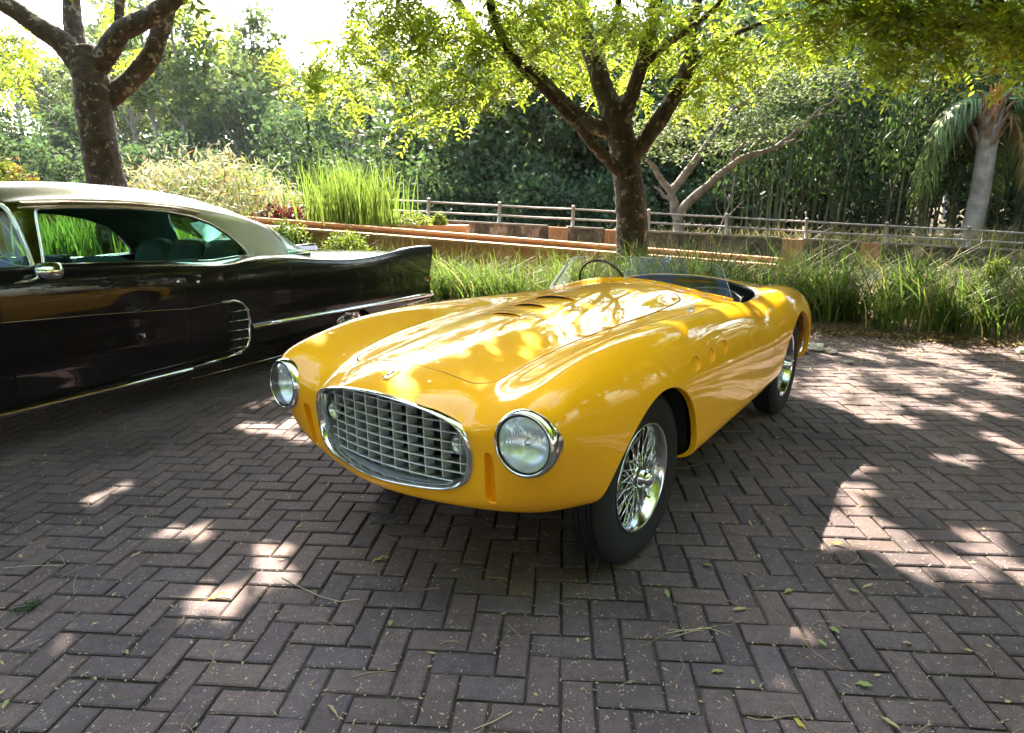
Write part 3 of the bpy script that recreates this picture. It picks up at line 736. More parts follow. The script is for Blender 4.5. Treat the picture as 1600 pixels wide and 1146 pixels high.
dr_me = mesh_np('brake_drum', np.array([tuple(v) for v in DR.V]), DR.F, [mat('cast brake drum', (.12, .12, .125), .45, .8)], None, False)
def spoke_mesh(r0, y0, r1, y1, da):
    g = MB(); p0 = Vector((r0, y0, 0)); p1 = Vector((r1*math.cos(da), y1, r1*math.sin(da)))
    g.tube([p0, p1], .0022, 6); g.tube([p1+(p0-p1)*.09, p1], [.0026, .0042], 6)
    return mesh_np('spoke', np.array([tuple(v) for v in g.V]), g.F, [m_rimc], None, True)
SP = [spoke_mesh(.044, .046, .197, .030, .62), spoke_mesh(.044, .046, .197, .030, -.62), spoke_mesh(.05, -.038, .188, .008, .42), spoke_mesh(.05, -.038, .188, .008, -.42)]
for cx, s, yo, steer in ((0, 1, .620, -.03), (0, -1, .620, -.03), (-WB, 1, .652, 0), (-WB, -1, .652, 0)):
    wh = link('wheel', tyre_me, YEL, (cx, s*yo, WR), (0, random.uniform(0, 6), (PI if s < 0 else 0)+steer))
    link('tread', tb_me, wh); link('rim', rim_me, wh); link('hub', hub_me, wh); link('knock_off', kn_me, wh); link('brake_drum', dr_me, wh)
    for k in range(16):
        a = 2*PI*k/16
        for q, me in enumerate(SP):
            if q > 1 and k % 2: continue
            link('spoke', me, wh, rot=(0, a+(q % 2)*PI/16+(PI/32 if q > 1 else 0), 0))
# ---- cockpit
g = MB()
g.box((-1.68, 0, .33), (.42, .52, .01)); g.box((-2.12, 0, .60), (.01, .55, .28)); 
for s in (1, -1): g.box((-1.68, s*.655, .54), (.44, .008, .23)); 
g.box((-1.24, 0, .55), (.01, .6, .25))
g.build('cockpit_tub', m_leather, YEL)
# dashboard follows the scuttle
g = MB(); V_ = []
for i in range(21):
    y = -.56+1.12*i/20; xf = -1.372+.12*(1-(y/.6)**2); p, n_ = surf_pn(xf+.03, y)
    V_ += [(xf+.03, y, p.z-.012), (xf-.012, y, p.z-.018), (xf-.02, y, p.z-.03), (xf+.0, y, p.z-.19)]
g.add(V_, [(4*i+k, 4*i+k+1, 4*i+5+k, 4*i+4+k) for i in range(20) for k in range(3)]); g.build('dashboard', m_leather, YEL, True)
# padded roll around the opening
ring = []
for i in range(96):
    a = 2*PI*i/96
    # march outwards to the edge of the opening
    lo, hi = .05, 1.2; cx_ = -1.68
    for _ in range(24):
        mid = (lo+hi)/2; q = np.array([[cx_+mid*math.cos(a), mid*math.sin(a), .9]])
        if cock_g(q)[0] < 0: lo = mid
        else: hi = mid
    x, y = cx_+lo*math.cos(a), lo*math.sin(a); p, n_ = surf_pn(x+.015*math.cos(a), y+.015*math.sin(a))
    ring.append((x-.012*math.cos(a), y-.012*math.sin(a), p.z-.014))
g = MB(); g.tube(ring, .014, 8, closed=True); g.build('cockpit_padding', m_leather, YEL, True)
def seat(y0):
    nb = []
    g = MB(); W_ = .215
    rows = []
    prof = [(-1.50, .40), (-1.55, .47), (-1.72, .46), (-1.84, .46), (-1.92, .56), (-1.96, .70), (-1.985, .82), (-2.0, .86), (-2.04, .865), (-2.06, .82), (-2.04, .60)]
    V_ = []; M_ = 9
    for x, z in prof:
        for k in range(M_):
            t = -1+2*k/(M_-1); e = abs(t)**3
            up = .03*e if z < .6 else 0; fw = .05*e if z >= .56 else 0
            V_.append((x+fw, y0+W_*t*(1-.04*(z > .8)), z+up-(.05*e if z > .8 else 0)))
    g.add(V_, [(i*M_+k, i*M_+k+1, (i+1)*M_+k+1, (i+1)*M_+k) for i in range(len(prof)-1) for k in range(M_-1)])
    o = g.build('seat', m_leather, YEL, True)
    g = MB()
    for t in (-.5, 0, .5): g.tube([(x+.004, y0+W_*t, z+.004) for x, z in prof[1:8]], .004, 5)
    g.tube([V_[i] for i in range(M_*7, M_*8)], .006, 6); g.tube([V_[i*M_] for i in range(1, 9)], .008, 6); g.tube([V_[i*M_+M_-1] for i in range(1, 9)], .008, 6)
    g.build('piping', mat('grey piping', (.10, .11, .13), .5), o, True)
seat(.27); seat(-.27)
g = MB(); c = Vector((-1.55, -.32, .905)); R_ = ry(-1.15)
g.lathe([(  .168+.0075*math.cos(a), .0075*math.sin(a)) for a in np.linspace(0, 2*PI, 9)[:-1]], 48, 'z', c, close=True, rot=R_)
sw = g.build('steering_wheel', mat('dark wood rim', (.035, .02, .012), .35, coat=.6), YEL, True)
g = MB()
for a in (.3, PI-.3, -PI/2): g.tube([c, c+R_ @ Vector((math.sin(a)*.165, math.cos(a)*.165, 0))], .006, 6, flat=.5)
g.tube([c, c+R_ @ Vector((0, 0, -.3))], .014, 8); g.lathe([(0, .012), (.03, .008), (.036, 0)], 20, 'z', c, rot=R_); g.build('wheel_spokes', m_alu, sw, True)
# ---- windscreen
def ws_base(t):
    y = .60*t; x = -1.345+.12*(1-t*t)
    p, n_ = surf_pn(x, y); return Vector((x, y, p.z+.004))
ws = []; NB = 33
Vb = []
for i in range(NB):
    t = -1+2*i/(NB-1); b0 = ws_base(t); 
    hh = 1.072+.03*(1-t*t)-b0.z
    e = max(0, (abs(t)-.86)/.14); hh *= (1-.16*e**2.5)
    for k in range(7):
        f_ = k/6
        Vb.append((b0.x-hh*(.50-.10*t*t)*f_, b0.y*(1-.15*f_), b0.z+hh*f_))
F_ = [(i*7+k, (i+1)*7+k, (i+1)*7+k+1, i*7+k+1) for i in range(NB-1) for k in range(6)]
g = MB(); g.add(Vb, F_); WSC = g.build('windscreen', glass_mat('clear perspex', (.985, .99, .99), .0, .05), YEL, True)
g = MB(); g.tube([Vb[k] for k in range(7)], [.017, .017, .016, .015, .014, .013, .011], 10, flat=.7); g.build('windscreen_post', mat('bright satin post', (.80, .81, .83), .4, .35), WSC, True)
g = MB(); g.tube([Vb[i*7+6] for i in range(NB)], .0022, 6); g.tube([Vb[(NB-1)*7+k] for k in range(7)], .0022, 6); g.build('windscreen_edge', glass_mat('perspex edge', (.75, .85, .85), .05, .5), WSC, True)
g = MB()
for i in range(NB-1):
    t0 = -1+2*i/(NB-1); t1 = -1+2*(i+1)/(NB-1); a, c = ws_base(t0), ws_base(t1)
    for u, v in ((a, c),):
        g.add([u+Vector((.016, 0, -.004)), v+Vector((.016, 0, -.004)), v+Vector((.004, 0, .016)), u+Vector((.004, 0, .016)), u+Vector((-.006, 0, .016)), v+Vector((-.006, 0, .016))], [(0, 1, 2, 3), (3, 2, 5, 4)])
g.build('windscreen_strip', m_yel, WSC, True)
for i in range(13):
    t = -.93+1.86*i/12; b0 = ws_base(t)+Vector((.012, 0, .009))
    g = MB(); g.lathe([(.0055, -.002), (.0052, .003), (.003, .0055), (0, .006)], 10, 'x', b0); g.build('screw', m_chr, WSC, True)
g = MB(); g.lathe([(0, .012), (.006, .010), (.010, .004), (.012, 0)], 12, 'z', (-1.50, -.585, .90)); g.build('bonnet_catch', m_chr, YEL, True)
p, n_ = surf_pn(-.93, .49)
g = MB(); g.tube([p+Vector((0, 0, .004)), p+Vector((-.05, .01, .004)), p+Vector((-.09, .012, .002))], [.004, .006, .003], 6); g.build('bonnet_hinge', m_chr, YEL, True)
# ------------------------------------------------------------------ black hardtop saloon with tail fins
m_bp = mat('black lacquer', (.003, .003, .004), .3, 0, 1.0, .008, spec=.2)
m_steel = mat('brushed steel roof', (.50, .47, .50), .24, .9, rvar=.03, vscale=3)
m_teal = mat('teal upholstery', (.03, .11, .115), .75, bump=.3, bscale=150, var=.2, vscale=6)
m_tealp = mat('pale teal vinyl', (.16, .34, .36), .4, bump=.1, bscale=80)
m_dkin = mat('dark headlining', (.03, .045, .045), .8)
m_tint = glass_mat('tinted car glass', (.58, .80, .74), .0, .10)
BA_ = Vector((-2.98174526, 3.37184022, 0)); bd_ = Vector((.39946142, .91675001, 0)); bn_ = Vector((bd_.y, -bd_.x, 0))
BO = BA_-bn_*.975
BLK = thing('vintage_saloon', 'long black 1950s hardtop saloon with brushed silver roof, chrome trim and tail fins', 'car', BO, math.atan2(bd_.y, bd_.x))
def B_at(px, py, y=-.975):     # pixel to a point of the car's own frame on the plane y
    w = y+.975; d = ray(px, py); O_ = Vector((0, 0, CH)); P0 = BA_-bn_*w; k = (P0-O_).dot(bn_)/d.dot(bn_); p = O_+d*k; q = p-BO
    return Vector((q.dot(bd_), y, p.z))
bnet = []
def bst(s, deck, d1, sh, fi, ft, so_, cre, low, taper=1.0, ds=0):
    """deck z, shoulder columns..."""
    t = taper
    bnet.append([(s, 0, deck), (s, .33*t, deck-.002), (s, .60*t, d1), (s, .77*t, sh), (s+ds, .855*t, fi), (s+ds, .925*t, ft), (s+ds, .965*t, so_), (s, .975*t, cre), (s, .968*t, .60), (s, .972*t, .46), (s, .955*t, .33), (s, .90*t, low), (s, .5*t, .20), (s, 0, .20)])
bst(-2.75, .55, .55, .55, .55, .55, .55, .50, .30, .55)
bst(-2.74, .80, .80, .80, .82, .84, .80, .68, .28, .85)
bst(-2.60, .93, .93, .94, .97, .98, .93, .75, .25, .97)
bst(-2.2, .99, .985, .985, 1.02, 1.03, .98, .80, .24)
bst(-1.5, 1.02, 1.015, 1.01, 1.04, 1.06, 1.00, .82, .24)
bst(-.8, 1.05, 1.04, 1.03, 1.055, 1.07, 1.01, .82, .24)
bst(-.1, 1.08, 1.08, 1.07, 1.085, 1.075, 1.01, .81, .24)
bst(.4, 1.08, 1.08, 1.085, 1.085, 1.065, 1.00, .80, .24)
bst(.9, 1.06, 1.06, 1.062, 1.062, 1.045, .985, .79, .24)
bst(1.4, 1.03, 1.03, 1.035, 1.035, 1.015, .965, .78, .24)
bst(1.75, 1.02, 1.02, 1.01, 1.005, .985, .95, .77, .24)
bst(2.05, 1.03, 1.03, 1.03, 1.03, 1.01, .955, .77, .24)
bst(2.4, 1.03, 1.03, 1.03, 1.03, 1.005, .955, .77, .24)
bst(2.85, 1.02, 1.02, 1.00, .975, .955, .93, .76, .24)
bst(3.3, 1.005, 1.00, .965, .915, .915, .905, .75, .25)
bst(3.75, .985, .98, .94, .885, .915, .905, .74, .26)
bst(4.15, .965, .955, .91, .885, .955, .93, .73, .28, 1, .04)
bst(4.5, .94, .93, .88, .91, .982, .94, .72, .29, 1, .06)
bst(4.8, .90, .89, .85, .90, .972, .94, .70, .30, 1, .08)
bst(4.86, .84, .83, .82, .87, .962, .925, .67, .31, 1, .12)
bst(4.88, .66, .66, .68, .72, .84, .80, .60, .36, .985, .07)
bst(4.87, .50, .50, .50, .52, .56, .54, .50, .38, .9)
for row in bnet: pass
S, N = bs_surface(bnet, 8, 9)
V, N, T = grid_tris(S, N)
fn = np.cross(V[T[:, 1]]-V[T[:, 0]], V[T[:, 2]]-V[T[:, 0]])
k = np.argmax(V[:, 2]);
if N[k][2] < 0: N = -N
if (fn*N[T[:, 0]]).sum() < 0: T = T[:, ::-1].copy()
blips = []
def bclip(V, N, T, g, r, depth, inw=None):
    V, N, T, sg = clip(V, N, T, g); 
    if sg: blips.append(lip(V, N, sg, r, depth, inw))
    return V, N, T
V, N, T = bclip(V, N, T, np.where(V[:, 2] > .9, sdbox(V[:, 0]-1.5, V[:, 1], 1.42, .775, .25), 1.0), .004, .06, lambda P, n_: np.tile([0, 0, -1.], (len(P), 1)))
for cx, top in ((3.3, .40), (-1.35, .60)):
    g_ = np.where(np.abs(V[:, 1]) > .55, np.hypot((V[:, 0]-cx)/.46*.4, V[:, 2]*.4/top)-.4, 1.0)
    V, N, T = bclip(V, N, T, g_, .005, .05, lambda P, n_: np.stack([0*P[:, 0], -np.sign(P[:, 1]), 0*P[:, 0]], 1))
def bdoor(P, a, b_, rad=.05):
    return np.where((np.abs(P[:, 1]) > .55) & (P[:, 2] > .32), sdbox(P[:, 0]-(a+b_)/2, P[:, 2]-.80, (b_-a)/2, .475, rad), 1.0)
for a, b_ in ((.12, 1.318), (1.325, 2.42)):
    for sd in (1, -1):
        sel = V[T][:, :, 1].mean(1)*sd > .3
        dv, dn, dt, ds = clip(V, N, T[sel], -bdoor(V, a, b_)); surf_obj('door', [(dv, dn, dt), lip(dv, dn, ds, .002, .015)], m_bp, BLK)
    V, N, T = bclip(V, N, T, bdoor(V, a, b_)-.008, .002, .03)
surf_obj('body', [(V, N, T)]+blips, m_bp, BLK)
# ---- greenhouse
gnet = []
def gst(s, z, lo=1.05, w=1.0, sl=0.0):
    k = z-lo
    gnet.append([(s, 0, z), (s, .20*w, z-.002*k*3), (s+sl*.1, .38*w, z-.03*k*2), (s+sl*.3, .54*w, z-.10*k*2), (s+sl*.6, .635*w+.0, z-.26*k), (s+sl*.8, .69*w+.0, z-.5*k), (s+sl, .735*w, z-.75*k), (s+sl, .775*w, lo-.03)])
gst(-.12, 1.10, 1.06, .95, .25); gst(.06, 1.26, 1.07, .95, .20); gst(.24, 1.45, 1.07, .98, .12); gst(.42, 1.575, 1.07, 1, .03)
gst(.75, 1.615, 1.065); gst(1.15, 1.625, 1.055); gst(1.6, 1.60, 1.03); gst(1.98, 1.55, 1.02); gst(2.28, 1.465, 1.02); gst(2.55, 1.345, 1.02, 1, .05); gst(2.85, 1.20, 1.015, .98, -.10); gst(3.10, 1.075, 1.01, .96, -.22); gst(3.2, 1.03, 1.0, .94, -.30)
net2 = np.array(gnet)
# open half section: extend below and mirror through a closed loop that dips inside the body
low = net2[:, -1].copy(); l1 = low.copy(); l1[:, 2] -= .12; l1[:, 1] -= .03; l2 = low.copy(); l2[:, 2] -= .14; l2[:, 1] *= .5; l3 = l2.copy(); l3[:, 1] = 0
net2 = np.concatenate([net2, l1[:, None], l2[:, None], l3[:, None]], 1)
S, N = bs_surface(net2, 9, 10, .7)
V, N, T = grid_tris(S, N)
k = np.argmax(V[:, 2])
if N[k][2] < 0: N = -N
fn = np.cross(V[T[:, 1]]-V[T[:, 0]], V[T[:, 2]]-V[T[:, 0]])
if (fn*N[T[:, 0]]).sum() < 0: T = T[:, ::-1].copy()
V, N, T, _ = clip(V, N, T, V[:, 2]-.985)
glassparts = []
def poly_g(s, z, P):          # signed distance to a polygon, negative inside
    P = np.array(P); n = len(P); d = np.full(len(s), 1e9); ins = np.zeros(len(s), bool)
    for i in range(n):
        a, b_ = P[i], P[(i+1) % n]; e = b_-a; t = np.clip(((s-a[0])*e[0]+(z-a[1])*e[1])/(e@e), 0, 1)
        d = np.minimum(d, np.hypot(s-a[0]-t*e[0], z-a[1]-t*e[1]))
        c = ((a[1] > z) != (b_[1] > z)) & (s < (b_[0]-a[0])*(z-a[1])/(b_[1]-a[1]+1e-12)+a[0]); ins ^= c
    return np.where(ins, -d, d)
win = [(.50, 1.06), (.53, 1.20), (.56, 1.35), (.58, 1.425), (.80, 1.435), (1.2, 1.43), (1.5, 1.405), (1.72, 1.365), (1.90, 1.30), (2.04, 1.20), (2.13, 1.10), (2.17, 1.03), (1.9, 1.015), (1.6, 1.015), (1.0, 1.04)]
side_g = np.where(np.abs(V[:, 1]) > .45, poly_g(V[:, 0], V[:, 2], win), 1.0)
gv, gn, gt, gs_ = clip(V, N, T, -side_g); 
rear_e = lambda P: P[:, 0]-(2.64-.40*(1-np.clip(np.abs(P[:, 1])/.70, 0, 1)**2.4))
front_e = lambda P: (.44-.10*(1-np.clip(np.abs(P[:, 1])/.7, 0, 1)**2))-P[:, 0]
GL = [(gv, gn, gt)]
rlips = []
V, N, T, sg = clip(V, N, T, side_g); rlips.append(lip(V, N, sg, .003, .02)); WSEG = [(V[a].copy(), V[b_].copy()) for a, b_ in sg]
gg = np.minimum(rear_e(V), V[:, 2]-1.0); a_, b__, c__, _ = clip(V, N, T, gg); surf_obj('rear_window', [(a_, b__, c__)], m_tint, BLK)
V, N, T, sg = clip(V, N, T, -rear_e(V)); rlips.append(lip(V, N, sg, .003, .015)); RSEG = [(V[a].copy(), V[b_].copy()) for a, b_ in sg]
a_, b__, c__, _ = clip(V, N, T, front_e(V)); surf_obj('windscreen', [(a_, b__, c__)], m_tint, BLK)
V, N, T, sg = clip(V, N, T, -front_e(V)); rlips.append(lip(V, N, sg, .003, .015)); FSEG = [(V[a].copy(), V[b_].copy()) for a, b_ in sg]
# pillar region beside the windscreen is chromed
pil = (np.abs(V[:, 1]) > .5)*(.60-V[:, 0])+(np.abs(V[:, 1]) <= .5)*-1.0
pil = np.minimum(pil, 1.47-V[:, 2])
pv, pn, pt, _ = clip(V, N, T, pil); V, N, T, _ = clip(V, N, T, -pil)
for sd in (1, -1):
    sel = pv[pt][:, :, 1].mean(1)*sd > 0; surf_obj('windscreen_pillar', [(pv, pn, pt[sel])], m_chr, BLK)
surf_obj('roof', [(V, N, T)]+rlips, m_steel, BLK)
for sd in (1, -1):
    sel = gv[gt][:, :, 1].mean(1)*sd > 0; surf_obj('side_window', [(gv, gn, gt[sel])], m_tint, BLK)
def chain(segs):
    """order loose segments into polylines"""
    key = lambda p: (round(p[0], 4), round(p[1], 4), round(p[2], 4)); nx_ = {}
    for a, b_ in segs: nx_.setdefault(key(a), []).append((key(b_), b_))
    starts = set(nx_)-{key(b_) for a, b_ in segs}; out = []; used = set()
    for st_ in list(starts)+list(nx_):
        if st_ in used: continue
        pl = [st_]; cur = st_
        while cur in nx_ and cur not in used: used.add(cur); cur = nx_[cur][0][0]; pl.append(cur)
        if len(pl) > 6: out.append(pl)
    return out
for nm, segs, r in (('window_frame', WSEG, .009), ('rear_window_trim', RSEG, .010), ('windscreen_trim', FSEG, .014)):
    for pl in chain(segs):
        g = MB(); g.tube(pl[::2], r, 7); g.build(nm, m_chr, BLK, True)
for sd in (1, -1):
    g = MB()   # drip rail
    pts = [(.50, .655, 1.46), (.8, .668, 1.467), (1.2, .668, 1.462), (1.55, .664, 1.437), (1.8, .668, 1.40)]
    g.tube([(a, sd*(b_+.004), c) for a, b_, c in pts], .010, 6); g.build('drip_rail', mat('warm chrome', (.75, .62, .42), .15, 1.0), BLK, True)
# chrome belt line, crease line, sill, spear
def on_side(pts, y=-.974): return [B_at(x, y_, y) for x, y_ in pts]
def strip(name, pts, r, flat=None, m=m_chr, y=-.974, both=True):
    P = on_side(pts, y)
    for sd in ((1, -1) if both else (1,)):
        g = MB(); g.tube([(p.x, p.y*sd, p.z) for p in P], r, 8, flat=flat); g.build(name, m, BLK, True)
strip('crease_trim', [(-60, 509), (0, 505), (150, 492), (300, 482), (345, 474), (365, 470)], .0025, y=-.977)
strip('vent_surround', [(345, 474), (365, 470), (378, 474), (386, 484), (390, 503), (390, 530), (386, 543), (378, 549), (368, 552)], .013, y=-.975)
strip('sill_trim', [(-90, 671), (0, 649), (150, 613), (299, 577)], .022, .7, y=-.965); strip('sill_trim', [(301, 574), (340, 563), (375, 552)], .020, .7, y=-.965)
strip('tail_spear', [(394, 512), (440, 503), (530, 487), (600, 474), (650, 464), (676, 459)], .020, 1.3, y=-.975)
strip('rocker_trim', [(300, 592), (360, 577), (440, 556)], .004, y=-.93)
for y_ in (486, 501, 516, 530, 543):
    strip('vent_bar', [(361, y_+2), (389, y_-2)], .006, y=-.979)
g = MB(); P = on_side([(362, 478), (380, 482), (388, 510), (388, 535), (378, 546), (362, 548)], -.974); g.add(P, [tuple(range(6))]); g.build('vent_recess', m_blk, BLK)
for px in (275, 306):
    g = MB(); p = B_at(px, 441, -.955); g.tube([p, p+Vector((0, -.028, 0))], .014, 10); g.lathe([(0, -.034), (.014, -.03), (.017, -.022), (.012, -.018)], 14, 'y', p); g.build('door_button', m_chr, BLK, True)
# belt chrome on the doors
for sd in (1, -1):
    g = MB(); g.tube([(.45, sd*.79, 1.082), (.9, sd*.79, 1.062), (1.4, sd*.785, 1.036), (1.75, sd*.785, 1.014), (2.0, sd*.785, 1.03), (2.2, sd*.785, 1.035)], .008, 6); g.build('belt_trim', m_chr, BLK, True)
# fins: chrome cap, tail lamp pod and bumper
for sd in (1, -1):
    g = MB(); g.tube([(4.0, sd*.925, .945), (4.3, sd*.925, .972), (4.65, sd*.925, .982), (4.98, sd*.922, .985)], [.006, .010, .012, .012], 8, flat=.6); g.build('fin_cap', m_chr, BLK, True)
    g = MB(); g.tube([(4.75, sd*.90, .36), (4.98, sd*.88, .38), (5.06, sd*.84, .39), (5.08, sd*.6, .38)], [.055, .065, .06, .05], 12); g.build('bumper_pod', m_chr, BLK, True)
    g = MB(); g.lathe([(0, .05), (.03, .045), (.042, .02), (.045, 0)], 18, 'x', (4.93, sd*.90, .56)); g.build('tail_lamp', mat('red lamp lens', (.35, .01, .01), .1, coat=1), BLK, True)
g = MB(); g.tube([(5.08, .6, .38), (5.10, 0, .38), (5.08, -.6, .38)], .06, 12); g.tube([(5.06, .5, .52), (5.07, 0, .52), (5.06, -.5, .52)], .03, 10); g.build('rear_bumper', m_chr, BLK, True)
g = MB(); g.tube([(-2.80, .8, .42), (-2.9, .4, .42), (-2.93, 0, .42), (-2.9, -.4, .42), (-2.80, -.8, .42)], .06, 12); g.build('front_bumper', m_chr, BLK, True)
# wing mirror
g = MB(); c = B_at(73, 424, -.985); b0 = B_at(32, 441, -.955)
prof = [(0, -.075), (.022, -.07), (.040, -.05), (.052, -.02), (.056, .02), (.056, .05), (.050, .056), (0, .056)]
g.lathe(prof, 28, 'x', c+Vector((.0, -.02, .0))); mo = g.build('wing_mirror', m_chr, BLK, True)
g = MB(); g.tube([b0+Vector((.03, -.02, 0)), c+Vector((-.02, -.01, -.02))], [.008, .011], 8); g.tube([b0+Vector((-.05, -.0, -.006)), b0+Vector((0, -.018, .004)), b0+Vector((.055, -.004, .0))], [.004, .018, .004], 10, flat=.6); g.build('mirror_stalk', m_chr, mo, True)
# wheels
g = MB(); g.lathe([(.20, .09), (.23, .10), (.29, .10), (.335, .08), (.348, .05), (.35, 0), (.348, -.05), (.335, -.08), (.29, -.1)], 48, 'y'); bt = mesh_np('tyre', np.array([tuple(v) for v in g.V]), g.F, [m_rub], None, True)
g = MB(); g.lathe([(0, .10), (.05, .10), (.06, .085), (.12, .075), (.17, .085), (.205, .095), (.21, .08)], 48, 'y')
for i in range(16): g.box(Matrix.Rotation(i*PI/8, 3, 'Y') @ Vector((.13, .085, 0)), (.05, .008, .006), Matrix.Rotation(i*PI/8, 3, 'Y'))
bh = mesh_np('wheel_cover', np.array([tuple(v) for v in g.V]), g.F, [m_chr], None, True)
for cx in (3.3, -1.35):
    for sd in (1, -1):
        w_ = link('wheel', bt, BLK, (cx, sd*.80, .35), (0, 0, 0 if sd > 0 else PI)); link('wheel_cover', bh, w_)
g = MB(); g.box((1.0, 0, .24), (3.6, .80, .02)); g.box((3.3, .68, .45), (.45, .006, .2)); g.box((3.3, -.68, .45), (.45, .006, .2)); g.box((-1.35, .68, .5), (.45, .006, .25)); g.box((-1.35, -.68, .5), (.45, .006, .25)); g.build('chassis_floor', m_blk, BLK)
# interior
g = MB(); g.box((1.5, 0, .45), (1.4, .74, .02)); 
g.box((1.55, .80, .74), (1.35, .012, .27)); g.box((1.55, -.80, .74), (1.35, .012, .27)); g.box((.05, 0, .75), (.02, .78, .28)); g.build('cabin_lining', m_teal, BLK)
g = MB(); g.box((.95, .80, 1.035), (.65, .025, .02), bev=.01); g.box((.95, -.80, 1.035), (.65, .025, .008), bev=.005); g.build('door_top', m_teal, BLK)
g = MB(); g.box((2.62, 0, 1.0), (.34, .66, .02), bev=.01); g.build('parcel_shelf', m_tealp, BLK)
g = MB(); g.box((.18, 0, 1.03), (.22, .76, .045), bev=.03); g.tube([(.38, -.76, 1.0), (.40, 0, 1.01), (.38, .76, 1.0)], .06, 10); g.build('dashboard', m_teal, BLK, True)
def bseat(s0, z0, z1, name):
    for y0 in ((-.36, .36) if s0 < 1.5 else (-.45, 0, .45)):
        g = MB(); hw = .34 if s0 < 1.5 else .215; M_ = 11; pr = [(s0-.52, .55), (s0-.56, .66), (s0-.3, .70), (s0-.08, .68), (s0-.02, .80), (s0+.03, z1-.08), (s0+.07, z1), (s0+.14, z1+.01), (s0+.20, z1-.05), (s0+.22, .55)]
        V_ = []
        for x, z in pr:
            for k in range(M_):
                t_ = -1+2*k/(M_-1); e = abs(t_)**5; V_.append((x, y0+hw*t_, z-(.05*e if z > z1-.1 else 0)-(.02*e)))
        g.add(V_, [(i*M_+k, i*M_+k+1, (i+1)*M_+k+1, (i+1)*M_+k) for i in range(len(pr)-1) for k in range(M_-1)])
        sobj = g.build(name, m_teal, BLK, True)
bseat(1.02, .6, 1.075, 'front_seat'); bseat(2.10, .6, 1.16, 'rear_seat')
g = MB(); c = Vector((.52, -.36, 1.02)); R_ = ry(1.0); g.lathe([(.19+.009*math.cos(a), .009*math.sin(a)) for a in np.linspace(0, 2*PI, 9)[:-1]], 40, 'z', c, close=True, rot=R_); g.tube([c, c+R_ @ Vector((0, 0, .3))*-1], .018, 8)
g.tube([c+R_ @ Vector((0, .185, 0)), c, c+R_ @ Vector((0, -.185, 0))], .009, 6); g.build('steering_wheel', m_tealp, BLK, True)
# headlining under the roof shell
hv, hn, ht, _ = clip(V, N, T, V[:, 2]-1.10); surf_obj('headlining', [(hv-hn*.028, -hn, ht[:, ::-1])], m_dkin, BLK)
# flat blue triangle with white crossing lines standing behind the windscreen
t = thing('dashboard_board', 'blue triangular ornament with white crossing lines inside the black car windscreen', 'board', (0, 0, 0))
c = BO+bd_*.30+bn_*.62; c.z = 1.075
q0 = [(-.11, 0), (.11, 0), (0, .13)]
g = MB(); V_ = [c+bd_*a+Vector((0, 0, b_)) for a, b_ in q0]+[c+bn_*.03+bd_*a+Vector((0, 0, b_)) for a, b_ in q0]
g.add(V_, [(0, 1, 2), (5, 4, 3), (0, 3, 4, 1), (1, 4, 5, 2), (2, 5, 3, 0)]); g.build('panel', mat('blue card', (.03, .08, .22), .5), t)
g = MB()
for a, b_ in ((q0[0], q0[2]), (q0[1], q0[2]), ((-.13, .05), (.13, .07)), ((-.09, .1), (.12, .0)), ((-.12, .0), (.10, .09))):
    g.tube([c+bn_*.034+bd_*a[0]+Vector((0, 0, a[1])), c+bn_*.034+bd_*b_[0]+Vector((0, 0, b_[1]))], .005, 5)
g.build('white_lines', mat('pale line', (.55, .6, .7), .5), t)
# ------------------------------------------------------------------ vegetation
def leaf_mat(name, col, tcol, tr=.45, rough=.5, var=.35, spec=.4):
    m = bpy.data.materials.new(name); MATS[name] = m; m.use_nodes = True; n = m.node_tree.nodes; l = m.node_tree.links; b = n['Principled BSDF']
    geo = n.new('ShaderNodeNewGeometry'); oi = n.new('ShaderNodeObjectInfo')
    ad = n.new('ShaderNodeMath'); ad.operation = 'ADD'; l.new(geo.outputs['Random Per Island'], ad.inputs[0]); l.new(oi.outputs['Random'], ad.inputs[1])
    fr = n.new('ShaderNodeMath'); fr.operation = 'FRACT'; l.new(ad.outputs[0], fr.inputs[0])
    mr = n.new('ShaderNodeMapRange'); mr.inputs['To Min'].default_value = 1-var; mr.inputs['To Max'].default_value = 1+var; l.new(fr.outputs[0], mr.inputs['Value'])
    mo = n.new('ShaderNodeMapRange'); mo.inputs['To Min'].default_value = .485; mo.inputs['To Max'].default_value = .515; l.new(fr.outputs[0], mo.inputs['Value'])
    def hs(c):
        h = n.new('ShaderNodeHueSaturation'); h.inputs['Color'].default_value = (*c, 1); l.new(mr.outputs[0], h.inputs['Value']); l.new(mo.outputs[0], h.inputs['Hue']); return h.outputs[0]
    l.new(hs(col), b.inputs['Base Color']); b.inputs['Roughness'].default_value = rough; b.inputs['Specular IOR Level'].default_value = spec
    t = n.new('ShaderNodeBsdfTranslucent'); l.new(hs(tcol), t.inputs[0]); mx = n.new('ShaderNodeMixShader'); mx.inputs[0].default_value = tr
    l.new(b.outputs[0], mx.inputs[1]); l.new(t.outputs[0], mx.inputs[2]); l.new(mx.outputs[0], n['Material Output'].inputs[0]); return m
m_leaf = leaf_mat('fresh canopy leaf', (.09, .15, .015), (.40, .50, .04), .5, .5, .45)
m_grass = leaf_mat('strap grass', (.042, .076, .020), (.14, .22, .035), .35, .5, .5, .25)
m_straw = leaf_mat('dry straw blade', (.30, .25, .11), (.40, .34, .14), .3)
m_reed = leaf_mat('bright reed', (.075, .13, .025), (.19, .28, .04), .42)
m_far = leaf_mat('far foliage', (.052, .078, .026), (.14, .20, .04), .38, .75, .45, .12)
m_far2 = leaf_mat('far blue green foliage', (.038, .066, .032), (.09, .15, .045), .33, .75, .45, .12)
m_dark = leaf_mat('dense dark foliage', (.032, .056, .020), (.08, .14, .03), .25, .6, .5, .2)
